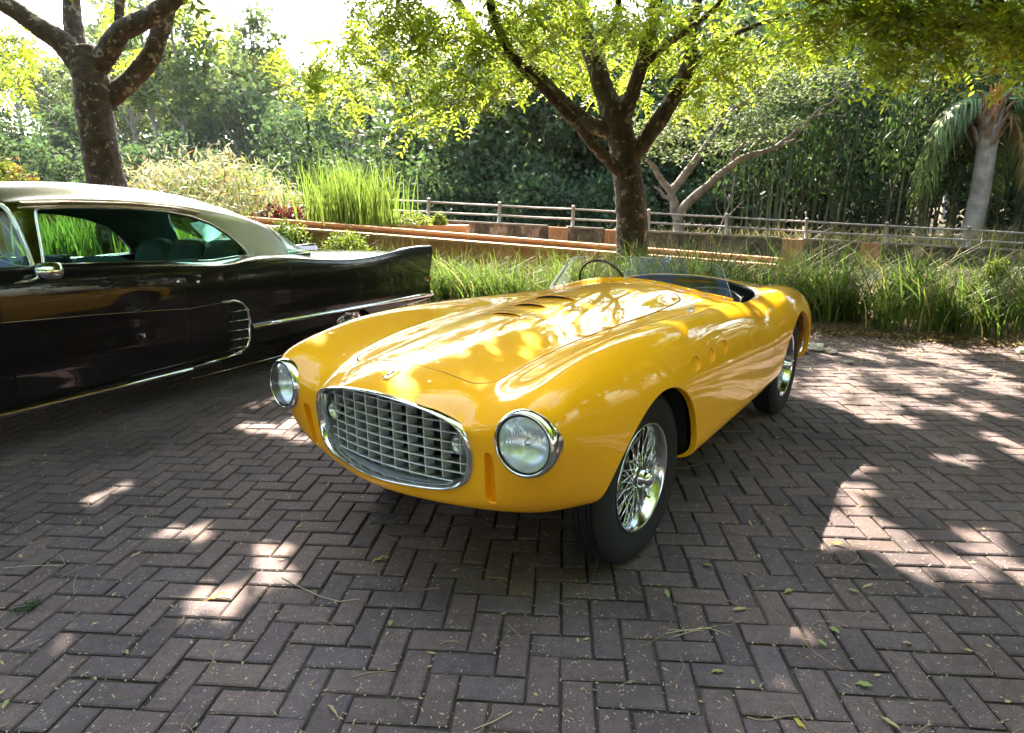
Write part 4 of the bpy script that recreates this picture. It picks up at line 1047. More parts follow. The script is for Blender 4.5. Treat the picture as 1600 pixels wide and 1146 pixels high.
m_grey = leaf_mat('grey green foliage', (.085, .11, .05), (.16, .21, .07), .35, .6, .4, .2)
m_pale = leaf_mat('pale variegated leaf', (.28, .28, .18), (.30, .30, .16), .35, .5)
m_orange = leaf_mat('orange tip leaf', (.45, .25, .07), (.6, .35, .08), .35, .5)
m_red = leaf_mat('dark red leaf', (.06, .015, .02), (.20, .03, .03), .35, .4)
m_lime = leaf_mat('lime groundcover', (.11, .15, .02), (.22, .28, .025), .4)
def bark_mat(name, c1, c2, c3=None, sc=9, patches=.60):
    m = mat(name, c1, .9, col2=c2, vscale=sc, bump=1.0, bscale=28)
    if c3:
        n = m.node_tree.nodes; l = m.node_tree.links; b = n['Principled BSDF']; src = b.inputs['Base Color'].links[0].from_socket
        tc = n.new('ShaderNodeTexCoord'); t = n.new('ShaderNodeTexNoise'); t.inputs['Scale'].default_value = 8; t.inputs['Detail'].default_value = 7; t.inputs['Roughness'].default_value = .7; l.new(tc.outputs['Object'], t.inputs['Vector'])
        mr = n.new('ShaderNodeMapRange'); mr.inputs['From Min'].default_value = patches; mr.inputs['From Max'].default_value = patches+.04; l.new(t.outputs['Fac'], mr.inputs['Value'])
        mx = n.new('ShaderNodeMix'); mx.data_type = 'RGBA'; l.new(mr.outputs[0], mx.inputs[0]); l.new(src, mx.inputs[6]); mx.inputs[7].default_value = (*c3, 1); l.new(mx.outputs[2], b.inputs['Base Color'])
    return m
m_bark = bark_mat('rough dark bark', (.035, .024, .018), (.085, .055, .038), (.26, .22, .17), 9, .565)
m_barkl = bark_mat('pale grey bark', (.10, .08, .065), (.20, .165, .135), (.28, .26, .22), 5)
m_barkf = mat('far bark', (.14, .12, .10), .9, col2=(.26, .23, .19), vscale=3)
def quads(P, U, W_, lens, wid, bend=0.0):
    """leaf quads: centres P, long axes U, side axes W_ (n,3)"""
    L = (np.asarray(lens)*.5)[:, None]; w = (np.asarray(wid)*.5)[:, None]
    a = P-U*L; b = P+W_*w; c = P+U*L; d = P-W_*w
    V = np.stack([a, b, c, d], 1).reshape(-1, 3); F = np.arange(len(V)).reshape(-1, 4); return V, F
def rand_unit(n):
    v = rng.normal(size=(n, 3)); return v/np.linalg.norm(v, axis=1, keepdims=True)
def norm_(v): return v/(np.linalg.norm(v, axis=1, keepdims=True)+1e-9)
def leaves_at(P, size, up=.6, aspect=.55, droop=0.0):
    n = len(P); nrm = norm_(rand_unit(n)+np.array([0, 0, up])*1.0); U = norm_(np.cross(nrm, rand_unit(n))+np.array([0, 0, -droop])); Wd = norm_(np.cross(nrm, U))
    s = size*rng.uniform(.6, 1.35, n); return quads(P, U, Wd, s, s*aspect)
def crown_pts(nclump, per, rx, ry, rz, cz, clump_r=.5, hollow=.35, seed=None):
    c = rand_unit(nclump)*(hollow+(1-hollow)*rng.uniform(0, 1, (nclump, 1))**.5)
    c = c*np.array([rx, ry, rz]); c[:, 2] += cz; r = clump_r*rng.uniform(.55, 1.4, nclump)
    P = np.repeat(c, per, 0)+rng.normal(size=(nclump*per, 3))*np.repeat(r, per)[:, None]*np.array([.6, .6, .38])
    return P
def branch_tubes(g, base, tops, r0, seed=1, wob=.12, nseg=7):
    R = random.Random(seed)
    for t in tops:
        a, b_ = Vector(base), Vector(t); pts = []; 
        for i in range(nseg+1):
            f = i/nseg; p = a.lerp(b_, f); p += Vector((R.gauss(0, wob), R.gauss(0, wob), R.gauss(0, wob*.5)))*math.sin(PI*f)
            pts.append(p)
        g.tube(pts, [r0*(1-.75*i/nseg) for i in range(nseg+1)], 6)
# ---- far trees on the hillside: a few kinds, copied
def far_tree_meshes(kind):
    if kind == 0:   # tall pale trunked eucalypt, open crown
        P = crown_pts(46, 62, 2.6, 2.6, 4.6, 9.0, .85); V_, F_ = leaves_at(P, .42, .4)
        g = MB(); g.tube([(0, 0, -1.5), (.15, 0, 3), (-.1, .1, 7), (.1, 0, 12.5)], [.20, .16, .12, .05], 6)
        branch_tubes(g, (0, 0, 4.5), [(2, .3, 8), (-1.8, .5, 9), (.5, -1.8, 9.5), (-.4, 1.6, 11)], .08, 3); mt = m_far
    elif kind == 1: # broad bushy tree
        P = crown_pts(60, 60, 3.6, 3.4, 2.9, 4.6, .95); V_, F_ = leaves_at(P, .44, .6)
        g = MB(); g.tube([(0, 0, -1.5), (.1, 0, 2), (0, .2, 4)], [.28, .2, .12], 6); branch_tubes(g, (0, 0, 2), [(2, 0, 5), (-2, .5, 5.2), (.2, -1.9, 5.4)], .1, 4); mt = m_far2
    elif kind == 2: # narrow conifer-like
        n = 2600; h = rng.uniform(0, 1, n)**.8; a = rng.uniform(0, 2*PI, n); r = (1-h)*1.9*(.5+.5*np.sqrt(rng.uniform(0, 1, n)))*(.8+.3*np.sin(h*40))
        P = np.stack([r*np.cos(a), r*np.sin(a), .8+h*8.5], 1); V_, F_ = leaves_at(P, .34, .3, .5, .4)
        g = MB(); g.tube([(0, 0, -1.5), (0, 0, 8.8)], [.16, .03], 6); mt = m_far2
    else:           # layered flat-topped crown with gaps
        P = crown_pts(40, 70, 3.6, 3.6, 2.2, 8.2, .8, .2); V_, F_ = leaves_at(P, .38, 1.0)
        g = MB(); g.tube([(0, 0, -1.5), (.2, 0, 3), (.1, .1, 6.5)], [.22, .16, .10], 6); branch_tubes(g, (.1, 0, 4), [(2.6, 0, 8), (-2.4, .6, 8.4), (.6, -2.2, 8), (-.5, 2.2, 8.6), (.3, .2, 10)], .09, 5); mt = m_far
    return mesh_np('crown', V_, F_, [mt]), mesh_np('trunk', np.array([tuple(v) for v in g.V]), g.F, [m_barkf], None, True)
FT = [far_tree_meshes(k) for k in range(4)]
FT2 = [far_tree_meshes(k) for k in range(4)]
R2 = random.Random(11)
kinds_lab = ['tall pale-stemmed tree with an open crown on the wooded hillside', 'broad bushy green tree on the wooded hillside', 'narrow pointed dark green tree on the wooded hillside', 'flat-topped layered tree on the wooded hillside']
def where_px(x, y):
    px = 800+CF*x/(y*math.cos(CP)+.3)
    for lim, txt in ((60, 'left of the left shade tree'), (230, 'directly behind the left shade tree'), (330, 'just right of the left shade tree'), (450, 'above the pale mounded shrub'), (560, 'above the reeds left half'), (650, 'above the reeds right half'),
                     (760, 'above the first railing posts'), (880, 'left of the centre tree trunk'), (1050, 'behind the centre tree trunk'), (1250, 'behind the pale limbed tree'), (1450, 'between pale-limbed tree and palm'), (1900, 'behind the palm')):
        if px < lim: return txt
    return 'behind the palm'
def far_tree(x, y, k, s, row=0):
    z = hill_z(x, y)
    adj = ['small ' if s < .85*(.6+.14*row) else '', 'large ' if s > 1.08*(.6+.14*row) else '']
    nm = ['thin-trunked tree', 'bushy tree', 'pointed dark tree', 'flat-topped tree'][k]; ht = ['at the foot of the hill', 'low on the hill', 'low on the hill', 'halfway up the hill', 'high on the hill', 'near the hilltop', 'on the skyline'][row]
    t = thing(['thin_trunked_tree', 'bushy_tree', 'conifer_tree', 'flat_topped_tree'][k], adj[0]+adj[1]+nm+' '+ht+' '+where_px(x, y), 'tree', (x, y, z), R2.uniform(0, 6), 'trees on the hillside')
    c, tr = (FT if R2.random() < .5 else FT2)[k]; t.scale = (s*R2.uniform(.85, 1.15), s*R2.uniform(.85, 1.15), s)
    link('crown', c, t); link('trunk', tr, t); return t
for row, (y, n, s) in enumerate([(34, 17, .62), (41, 17, .85), (50, 19, 1.0), (62, 20, 1.1), (76, 22, 1.32), (94, 24, 1.5), (116, 24, 1.7)]):
    for i in range(n):
        x = -y*.95+(y*1.9)*(i+R2.uniform(.1, .9))/n
        if y < 45 and x > -3: continue
        k = R2.choice([0, 1, 0, 3, 1, 2, 0, 3] if row > 1 else [1, 1, 2, 1])
        sc = s*R2.uniform(.75, 1.2)
        far_tree(x, y+R2.uniform(-4, 4), k, sc, row)
# ---- the darker, nearer wood on the right
def wood_tree_mesh(seed, rx, rz, cz, n=70, m=m_dark, size=.30):
    P = crown_pts(n, 75, rx, rx*.8, rz, cz, .75, .3); V_, F_ = leaves_at(P, size, .5, .5, .3)
    return mesh_np('crown', V_, F_, [m])
WT = [wood_tree_mesh(1, 3.0, 4.6, 5.4, 120), wood_tree_mesh(2, 2.6, 3.4, 3.4, 90), wood_tree_mesh(3, 3.2, 4.0, 6.6, 100, m_dark, .34), wood_tree_mesh(4, 2.2, 1.9, 1.8, 60, m_far2, .26)]
g = MB(); g.tube([(0, 0, -.5), (.1, 0, 2), (-.1, .1, 5), (0, 0, 8)], [.22, .18, .13, .05], 7); branch_tubes(g, (0, 0, 2.2), [(2, 0, 6), (-1.9, .3, 6.5), (.4, -1.6, 7)], .09, 8)
wtr = mesh_np('trunk', np.array([tuple(v) for v in g.V]), g.F, [mat('dark brown bark', (.05, .04, .03), .95)], None, True)  # one even dark brown for these trunks
wl = ['dense dark green tree in the shaded wood behind the railing', 'rounded dark bush-like tree in the wood behind the railing', 'tall dark tree crown rising above the shaded wood', 'low blue-green shrub at the foot of the wood behind the railing']
for x, y, k, s in [(-1.5, 27, 1, 1.1), (1.5, 26, 0, .95), (4.5, 27, 1, 1.2), (3.2, 31, 2, 1.0), (7.5, 29, 0, 1.05), (10.5, 27, 1, 1.2), (11, 31, 2, 1.15), (14, 29, 0, 1.2), (17.5, 28, 2, 1.15), (20, 26, 0, 1.1), (23, 28, 2, 1.2), (27, 30, 0, 1.3), (-4.5, 30, 1, 1.05), (-.2, 33, 0, 1.0), (6, 36, 2, 1.2), (13, 37, 2, 1.3), (20, 36, 2, 1.4), (28, 38, 2, 1.4), (0.5, 40, 2, 1.0),
                   (-3, 24, 3, .9), (.5, 23.5, 3, .95), (3.8, 23, 3, .8), (-6.5, 27, 3, 1.1), (-9, 29, 1, .8), (8, 23.5, 3, .8), (13, 22.5, 3, .7), (18, 22, 3, .9), (22, 22.5, 3, 1.0)]:
    t = thing(['dark_tree', 'rounded_tree', 'tall_tree', 'wood_shrub'][k], ['dense dark green tree', 'rounded dark green tree', 'tall dark tree', 'low blue-green shrub'][k]+(' in the back rank ' if y > 30 else ' in the front rank ')+where_px(x, y), 'tree' if k != 3 else 'shrub', (x, y, -.3), R2.uniform(0, 6), 'trees of the dark wood behind the railing'); t.scale = (s, s, s*R2.uniform(.9, 1.1))
    link('crown', WT[k], t)
    if k != 3: link('trunk', wtr, t)
# bamboo thicket: clumps of upright culms with hanging leaf sprays
def bamboo(x, y, n, w, seed, lab):
    R = random.Random(seed); t = thing('bamboo_clump', 'dark clump of upright bamboo stems '+lab, 'bamboo', (x, y, -.2), 0, 'bamboo clumps behind the railing')
    P = []
    for i in range(n):
        g = MB(); bx, by = R.uniform(-w, w), R.uniform(-1, 1); h = R.uniform(6, 9); lx, ly = R.uniform(-.9, .9), R.uniform(-1.2, .2); r = R.uniform(.03, .055)
        pts = [Vector((bx+lx*f*f, by+ly*f*f, h*f)) for f in np.linspace(0, 1, 8)]
        g.tube(pts, [r*(1-.6*f) for f in np.linspace(0, 1, 8)], 5)
        g.build('culm', mat('bamboo culm', (.12, .12, .05), .5, col2=(.06, .07, .03), vscale=2), t, True)
        for f in np.linspace(.35, 1, 9):
            p = Vector((bx+lx*f*f, by+ly*f*f, h*f)); P += [(p.x+R.gauss(0, .45), p.y+R.gauss(0, .45), p.z+R.gauss(0, .4)) for _ in range(26)]
    P = np.array(P); V_, F_ = leaves_at(P, .30, .3, .28, .9); tag(link('foliage', mesh_np('foliage', V_, F_, [m_dark]), t), kind='stuff')
for i, (x, y) in enumerate([(8.5, 20.8), (10.8, 21.5), (13.0, 21), (15.3, 21.4), (17.4, 20.8), (19.6, 21.6)]): bamboo(x, y, 15, 1.1, 40+i, ['right behind the pale limbed tree', 'below the long pale limb', 'left of the gap before the palm', 'just left of the palm trunk', 'directly behind the palm trunk', 'right of the palm trunk'][i])
# ---- pale limbed tree just behind the railing
def pix(x, y, Y): return at_y(x, y, Y)
t = thing('pale_limbed_tree', 'leaning pale grey tree with long crooked limbs and layered grey-green leaves', 'tree', (0, 0, 0))
g = MB(); Y = 18.0
limbs = [([(1060, 368), (1058, 340), (1052, 318), (1046, 300), (1030, 275), (1010, 250)], .17, .06, 0), ([(1058, 342), (1075, 318), (1105, 288), (1140, 262), (1175, 240), (1215, 228), (1245, 218)], .15, .04, -.8),
         ([(1046, 300), (1075, 270), (1098, 235), (1118, 205), (1150, 170), (1185, 140), (1220, 80)], .13, .03, .5), ([(1140, 262), (1150, 240), (1170, 215)], .07, .03, -.3),
         ([(1215, 228), (1245, 205), (1265, 185), (1300, 160), (1338, 118)], .07, .02, -.8), ([(1265, 185), (1290, 178), (1320, 182)], .035, .01, -.8), ([(1052, 318), (1035, 305), (1020, 290)], .08, .03, .3), ([(1150, 170), (1120, 140), (1110, 110)], .05, .02, .5)]
tips = []
for pts, a, b_, dy in limbs:
    P = [pix(x, y, Y+dy*i/len(pts)) for i, (x, y) in enumerate(pts)]; P2 = []
    for i in range(len(P)-1):
        for f in (0, .5):
            P2.append(P[i].lerp(P[i+1], f)+Vector((R2.gauss(0, .03), R2.gauss(0, .03), R2.gauss(0, .03))))
    P2.append(P[-1]); g.tube(P2, [a+(b_-a)*i/(len(P2)-1) for i in range(len(P2))], 8); tips += P2[len(P2)//2:]
g.build('trunk', m_barkl, t, True)
cl = [(1005, 225), (1030, 215), (1060, 205), (1085, 215), (1045, 240), (1080, 240), (1120, 150), (1150, 130), (1190, 130), (1215, 110), (1240, 118), (1270, 120), (1300, 118), (1325, 112), (1140, 190), (1170, 180), (1205, 200), (1235, 195), (1180, 215), (1260, 150), (1100, 180), (1060, 175), (1130, 225), (1195, 160), (1280, 135), (1165, 100), (1010, 200), (1240, 140)]
P = []
for x, y in cl:
    c = pix(x, y, Y+R2.uniform(-.9, .9)); r = R2.uniform(.28, .5)
    for _ in range(230): P.append((c.x+R2.gauss(0, r), c.y+R2.gauss(0, r), c.z+R2.gauss(0, r*.28)))
V_, F_ = leaves_at(np.array(P), .12, 1.2, .5); tag(link('foliage', mesh_np('foliage', V_, F_, [m_grey]), t), kind='stuff')
t = thing('bare_sapling', 'thin leafless forked sapling in front of the dark wood', 'sapling', (0, 0, 0))
g = MB()
for pts, a in [([(1122, 368), (1128, 350), (1140, 320), (1147, 285), (1145, 262)], .035), ([(1128, 350), (1150, 325), (1165, 312)], .02), ([(1140, 320), (1132, 300), (1130, 285)], .015), ([(1131, 345), (1120, 325), (1118, 305)], .015), ([(1150, 325), (1168, 325)], .01)]:
    P = [pix(x, y, 17.2) for x, y in pts]; g.tube(P, [a*(1-.6*i/(len(P)-1)) for i in range(len(P))], 6)
g.build('stem', m_barkl, t, True)
# ---- palm
PY = 19.0
t = thing('palm_tree', 'leaning palm with ringed grey trunk, drooping fronds and an orange flower stalk', 'palm', (0, 0, 0))
base = pix(1508, 400, PY); top = pix(1548, 168, PY); g = MB(); pts = []; rr = []
for i in range(41):
    f = i/40; p = base.lerp(top, f)+Vector((.12*math.sin(f*PI), 0, 0)); pts.append(p); rr.append((.27-.03*f)*(1+.03*(i % 2))+(.10*max(0, f-.72)/.28))
g.tube(pts, rr, 16); g.build('trunk', bark_mat('palm bark', (.20, .17, .15), (.36, .32, .28), (.10, .09, .08), 3, .62), t, True)
g = MB()
for k in range(26):   # old leaf bases
    a = 2.4*k; f = .74+.26*k/26; c = base.lerp(top, f); g.tube([c+Vector((math.cos(a)*.28, math.sin(a)*.28, 0)), c+Vector((math.cos(a)*.45, math.sin(a)*.45, .35)), c+Vector((math.cos(a)*.6, math.sin(a)*.6, .5))], [.10, .07, .03], 6, flat=.5)
g.build('leaf_bases', mat('palm leaf base', (.12, .07, .035), .9, col2=(.2, .12, .06), vscale=6), t, True)
m_palm = leaf_mat('palm leaflet', (.13, .19, .06), (.26, .34, .08), .35, .4); m_palmd = leaf_mat('dry palm leaflet', (.33, .22, .09), (.5, .33, .12), .35)
def frond(a, up, L, droop, name='frond', m=m_palm, nl=46):
    c = top+Vector((0, 0, .1)); P = []; 
    for i in range(13):
        f = i/12; r = L*f*(1-.25*f*droop); z = up*L*f-droop*L*f*f; P.append(Vector((math.cos(a)*r, math.sin(a)*r, z))+c)
    g = MB(); g.tube(P, [.03*(1-.8*i/12)+.004 for i in range(13)], 5)
    side = Vector((-math.sin(a), math.cos(a), 0))
    V_ = []; F_ = []
    for k in range(nl):
        f = .12+.86*k/nl; i = min(11, int(f*12)); p = P[i].lerp(P[i+1], f*12-i)
        for s in (1, -1):
            ll = (.55+.35*math.sin(PI*f))*R2.uniform(.8, 1.1); tan = (P[i+1]-P[i]).normalized()
            d = (side*s*.55+tan*.35+Vector((R2.gauss(0, .12), R2.gauss(0, .12), -.2))).normalized(); wv = tan.cross(d).normalized().cross(d)*.022
            q0, q1, q2 = p, p+d*ll*.5, p+d*ll*.75+Vector((0, 0, -ll*.45)); b0 = len(V_)
            V_ += [q0-wv, q0+wv, q1+wv, q1-wv, q2]; F_ += [(b0, b0+1, b0+2, b0+3), (b0+3, b0+2, b0+4)]
    g.add(V_, F_, 0); g.build(name, m, t)
for k in range(18):
    a = 2*PI*k/18+R2.gauss(0, .12)
    if math.cos(a+PI/2) > .45: continue
    frond(a, R2.choice([.9, .55, .25, .0]), R2.uniform(2.0, 2.6), R2.uniform(.9, 1.3))
for a in (-.5,): frond(a, -.15, 1.7, 1.3, 'dry_frond', m_palmd, 30)
for a in (2.7, 3.1, 2.3, 2.9, .6, .2, 1.4): frond(a+R2.gauss(0, .1), R2.uniform(.1, .6), R2.uniform(2.0, 2.7), R2.uniform(1.1, 1.5))
g = MB()
for k in range(40):
    a = R2.gauss(3.6, .4); g.tube([top+Vector((-.15, -.3, .1)), top+Vector((-.2+R2.gauss(0, .12), -.45, .45+R2.gauss(0, .1))), top+Vector((-.25+R2.gauss(0, .2), -.5, .0+R2.gauss(0, .25)))], [.010, .007, .004], 4)
g.build('flower_stalk', mat('orange palm fruit stalk', (.50, .19, .04), .7), t)
# ---- strap-leaf beds, reeds, shrubs
def blades(pos, h, wdt, lean, seg=4, curl=.6):
    n = len(pos); a = rng.uniform(0, 2*PI, n); d = np.stack([np.cos(a), np.sin(a), np.zeros(n)], 1)
    H = h*rng.uniform(.55, 1.15, n); ln = lean*rng.uniform(.1, 1.3, n); sd = np.stack([-np.sin(a+.8), np.cos(a+.8), np.zeros(n)], 1); cu = curl*rng.uniform(0, 1.2, n)
    rows = []
    for k in range(seg+1):
        f = k/seg; c = pos+d*(ln*f**1.6*H)[:, None]+np.array([0, 0, 1.])*(H*(f-cu*.45*f**3))[:, None]; w = wdt*(1-f**2.2)*.5+.0006
        rows.append(c-sd*w); rows.append(c+sd*w)
    V_ = np.stack(rows, 1).reshape(-1, 3); K = 2*(seg+1); b0 = np.arange(n)[:, None, None]*K
    q = np.array([[2*k, 2*k+1, 2*k+3, 2*k+2] for k in range(seg)])[None]; return V_, (b0+q).reshape(-1, 4)
def bed(name, x0, x1, k0, k1, n_tufts, per, h, label=None):
    P = []; HS = []
    for _ in range(n_tufts):
        x = R2.uniform(x0, x1); y = kerb_y(x)+R2.uniform(k0, k1); z = .05; r = R2.uniform(.06, .14)
        k_ = int(per*R2.uniform(.4, 1.3)); P.append(np.stack([rng.normal(x, r, k_), rng.normal(y, r, k_), np.full(k_, z)], 1)); HS.append(np.full(k_, R2.uniform(.6, 1.15)))
    P = np.vstack(P); V_, F_ = blades(P, h*np.concatenate(HS), .014, .75, 5, .95); dry = (rng.uniform(size=len(P)) < .09).astype(int); o = link(name, mesh_np(name, V_, F_, [m_grass, m_straw], np.repeat(dry, 5))); tag(o, label, 'grass', None, 'stuff')
bed('grass', 1.8, 8.5, .28, 2.2, 200, 48, 1.04, 'long arching strap-leaved grass bed behind the paved area')
bed('grass', -2.6, 1.9, .15, 1.6, 105, 50, .84, 'darker strap-leaved grass growing between the two cars')
bed('grass', .6, 3.2, .3, 1.9, 45, 50, .95, 'taller grass clumps right behind the yellow cockpit')
bed('grass', -9, -2.6, .3, 1.6, 130, 46, .95, 'long green grass behind the black car')
# seed heads and pale flower dots over the beds
g = MB()
for _ in range(130):
    x = R2.uniform(-2.4, 8.2); y = kerb_y(x)+R2.uniform(.3, 1.8); h = R2.uniform(.75, 1.1); lx, ly = R2.gauss(0, .12), R2.gauss(0, .12)
    g.tube([(x, y, .05), (x+lx*.4, y+ly*.4, h*.6), (x+lx, y+ly, h)], .0028, 4)
    g.tube([(x+lx*.9, y+ly*.9, h*.93), (x+lx*1.05, y+ly*1.05, h*1.05)], [.008, .003], 5)
tag(g.build('grass_stalks', mat('dry grass stalk', (.40, .36, .18), .7)), 'thin pale seed stalks standing above the grass beds', 'grass', None, 'stuff')
for (px, py, yy, lab) in [(1010, 412, 9.4, 'pale blue agapanthus flower head nearest the tree trunk'), (1040, 409, 9.5, 'pale blue agapanthus flower head seen through the windscreen')]:
    c = at_y(px, py, yy); t = thing('agapanthus', lab, 'flower', (c.x, c.y, 0))
    g = MB(); g.tube([(0, 0, .05), (.02, 0, c.z)], .006, 5); g.build('stem', m_grass, t)
    V_, F_ = leaves_at(rng.normal(size=(60, 3))*.045+np.array([.02, 0, c.z]), .045, .2, .6); link('flower_head', mesh_np('flower_head', V_, F_, [mat('blue petals', (.35, .45, .75), .6, translucent=.4)]), t)
def shrub(name, label, cat, px, py_top, py_bot, wpx, Y, mats_, leaf, n, aspect=.5, up=.5, droop=0., group=None, squash=1.0):
    c0 = at_y(px, py_bot, Y); c1 = at_y(px, py_top, Y); h = c1.z-c0.z; r = wpx/CF*Y/2
    t = thing(name, label, cat, (c0.x, c0.y, c0.z), 0, group)
    for q, (m, sh) in enumerate(mats_):
        nn = int(n*sh); nc = max(6, nn//40); cc = rand_unit(nc); cc[:, 2] = np.abs(cc[:, 2]); cc *= (.55+.4*rng.uniform(0, 1, (nc, 1))); cc *= np.array([r, r*.8, h*.95*squash])
        P = np.repeat(cc, nn//nc, 0)+rng.normal(size=((nn//nc)*nc, 3))*np.array([r, r, h])*.13; P[:, 2] = np.abs(P[:, 2])
        V_, F_ = leaves_at(P, leaf, up, aspect, droop); tag(link('foliage', mesh_np('foliage', V_, F_, [m]), t), kind='stuff')
    g = MB(); branch_tubes(g, (0, 0, -.1), [(r*.6*math.cos(a), r*.5*math.sin(a), h*.7) for a in (.3, 1.6, 2.9, 4.2, 5.4)], .02, 9, .03, 4); g.build('stems', m_bark, t)
    return t
shrub('pale_shrub', 'large mounded shrub with pale cream narrow leaves and orange tips behind the black car', 'shrub', 330, 236, 350, 290, 12.9, [(m_pale, .75), (m_orange, .05), (m_lime, .08), (m_grass, .15)], .17, 9000, .16, .4, .5)
shrub('red_shrub', 'low dark red leaved shrub beside the tall reeds', 'shrub', 440, 318, 362, 90, 12.4, [(m_red, 1)], .11, 1500, .45)
shrub('groundcover_mound', 'low lime-green groundcover mound on the terracotta planter', 'plant', 640, 332, 362, 95, 12.6, [(m_lime, .8), (m_grass, .2)], .05, 3500, .6)
shrub('clipped_ball_shrub', 'small clipped round yellow-green bush at the planter end', 'shrub', 687, 333, 358, 27, 12.5, [(m_lime, 1)], .03, 2500, .6)
shrub('round_topped_shrub', 'small round lime-green bush rising from the right end of the grass', 'shrub', 1555, 405, 440, 40, 7.6, [(m_lime, 1)], .03, 2500, .5)
shrub('yellow_shrub', 'yellow-green spiky shrub at the right end of the grass bed', 'shrub', 1610, 420, 500, 110, 7.4, [(m_lime, .5), (m_grass, .5)], .12, 2600, .14, .2, .3)
shrub('yellow_flowering_shrub', 'yellow-leaved shrub seen above the black car roof beside the left tree', 'shrub', 10, 238, 330, 100, 11, [(m_lime, .8), (m_orange, .2)], .10, 1500, .4)
shrub('window_shrub', 'yellow and orange leaved shrub seen through the front side window of the black car', 'shrub', 90, 318, 400, 130, 12.6, [(m_lime, .5), (m_orange, .25), (m_grass, .3)], .10, 3500, .3)
shrub('small_planter_shrub', 'small yellow-green shrub below the planter ledge by the tail fin', 'shrub', 540, 362, 400, 90, 10.9, [(m_lime, .6), (m_grass, .4)], .06, 2500, .4)
shrub('low_hedge_plant', 'low green plants on the ledge behind the rear window of the black car', 'plant', 450, 345, 395, 80, 11.0, [(m_grass, .7), (m_lime, .3)], .08, 2500, .3)
def reeds(px, ytop, ybot, wpx, Y, n, m, label, lean=.28, name='reed_clump'):
    c0 = at_y(px, ybot, Y); c1 = at_y(px, ytop, Y); r = wpx/CF*Y/2
    t = thing(name, label, 'reeds', tuple(c0)); P = np.stack([rng.normal(0, r*.42, n), rng.normal(0, .35, n), np.zeros(n)], 1)
    V_, F_ = blades(P, (c1.z-c0.z)*.9, .026, lean, 5, .25); tag(link('blades', mesh_np('blades', V_, F_, [m]), t), kind='stuff')
reeds(548, 240, 352, 165, 12.7, 620, m_reed, 'tall bright green reed clump standing in the terracotta planter')
reeds(112, 322, 415, 120, 10.4, 420, m_reed, 'green reeds seen through the front side window of the black car')
reeds(290, 325, 415, 200, 10.4, 700, m_reed, 'green reeds seen through the rear window of the black car')
# scrub at the foot of the back wall and dry tufts on it
P = np.stack([rng.uniform(-9, 17, 2600), rng.uniform(16.6, 18.5, 2600), np.full(2600, .3)], 1); V_, F_ = blades(P, .75, .014, .8)
tag(link('undergrowth', mesh_np('undergrowth', V_, F_, [leaf_mat('dry undergrowth', (.20, .17, .07), (.35, .30, .12), .3)])), 'dry tangled undergrowth behind the railing', 'undergrowth', None, 'stuff')
# ------------------------------------------------------------------ the shade trees: bark, limbs and feathery leaves
def limb_set(t, specs, Y, r_scale=1.0, jitter=.004):
    """each limb: pixel trail with depth offsets, radii from start to end"""
    out = []
    for q, (pts, ra, rb, d0, d1) in enumerate(specs):
        n = len(pts); P = [at_y(x, y, Y+d0+(d1-d0)*i/(n-1)) for i, (x, y) in enumerate(pts)]; P2 = []
        for i in range(n-1):
            p0 = P[max(0, i-1)]; p1 = P[i]; p2 = P[i+1]; p3 = P[min(n-1, i+2)]
            for f in (0, .125, .25, .375, .5, .625, .75, .875): P2.append(.5*((2*p1)+(-p0+p2)*f+(2*p0-5*p1+4*p2-p3)*f*f+(-p0+3*p1-3*p2+p3)*f**3)+Vector((R2.gauss(0, jitter), R2.gauss(0, jitter), R2.gauss(0, jitter))))
        P2.append(P[-1]); m = len(P2); rad = [(ra+(rb-ra)*i/(m-1))*(1+R2.gauss(0, .012)) for i in range(m)]
        P2 = [p+Vector((noise.noise(p*1.7), noise.noise(p*1.7+Vector((9, 0, 0))), 0))*.05*min(1, ra/.2) for p in P2]
        g = MB(); g.tube(P2, rad, 24 if ra > .1 else 8)
        for vi in range(len(g.V)):
            q = Vector(g.V[vi]); c0 = P2[min(m-1, vi//(24 if ra > .1 else 8))]; dd = q-c0; k_ = noise.noise(Vector((q.x*6, q.y*6, q.z*2.2)))*.10+noise.noise(Vector((q.x*22, q.y*22, q.z*8)))*.06; g.V[vi] = tuple(c0+dd*(1+k_))
        o = g.build('trunk' if q == 0 else 'limb', m_bark, t, True); out.append(P2)
    return out
def fronds(anchors, spread, L=.26, npair=8, droop=.5, lw=.030, ll=.075):
    """pinnate leaves as quads: anchors (n,3)"""
    n = len(anchors); a = rng.uniform(0, 2*PI, n); el = rng.normal(-.15, .35, n)
    d = np.stack([np.cos(a)*np.cos(el), np.sin(a)*np.cos(el), np.sin(el)], 1); up = norm_(np.array([0, 0, 1.])+rng.normal(size=(n, 3))*.35); sd = norm_(np.cross(d, up)); LL = L*rng.uniform(.7, 1.3, n)
    Ps = []; Us = []; Ws = []; 
    for k in range(npair):
        f = (k+.6)/npair; c = anchors+d*(LL*f)[:, None]+np.array([0, 0, -1.])*(droop*LL*f*f)[:, None]
        for s in (1, -1):
            u = norm_(sd*s*.85+d*.45+np.array([0, 0, -.25])+rng.normal(size=(n, 3))*.10); Ps.append(c+u*ll*.5); Us.append(u); Ws.append(norm_(np.cross(np.cross(u, d), u)+rng.normal(size=(n, 3))*.2))
    P = np.concatenate(Ps); U = np.concatenate(Us); Wd = np.concatenate(Ws); m = len(P)
    return P, U, Wd, ll*rng.uniform(.8, 1.15, m), lw*rng.uniform(.8, 1.15, m)
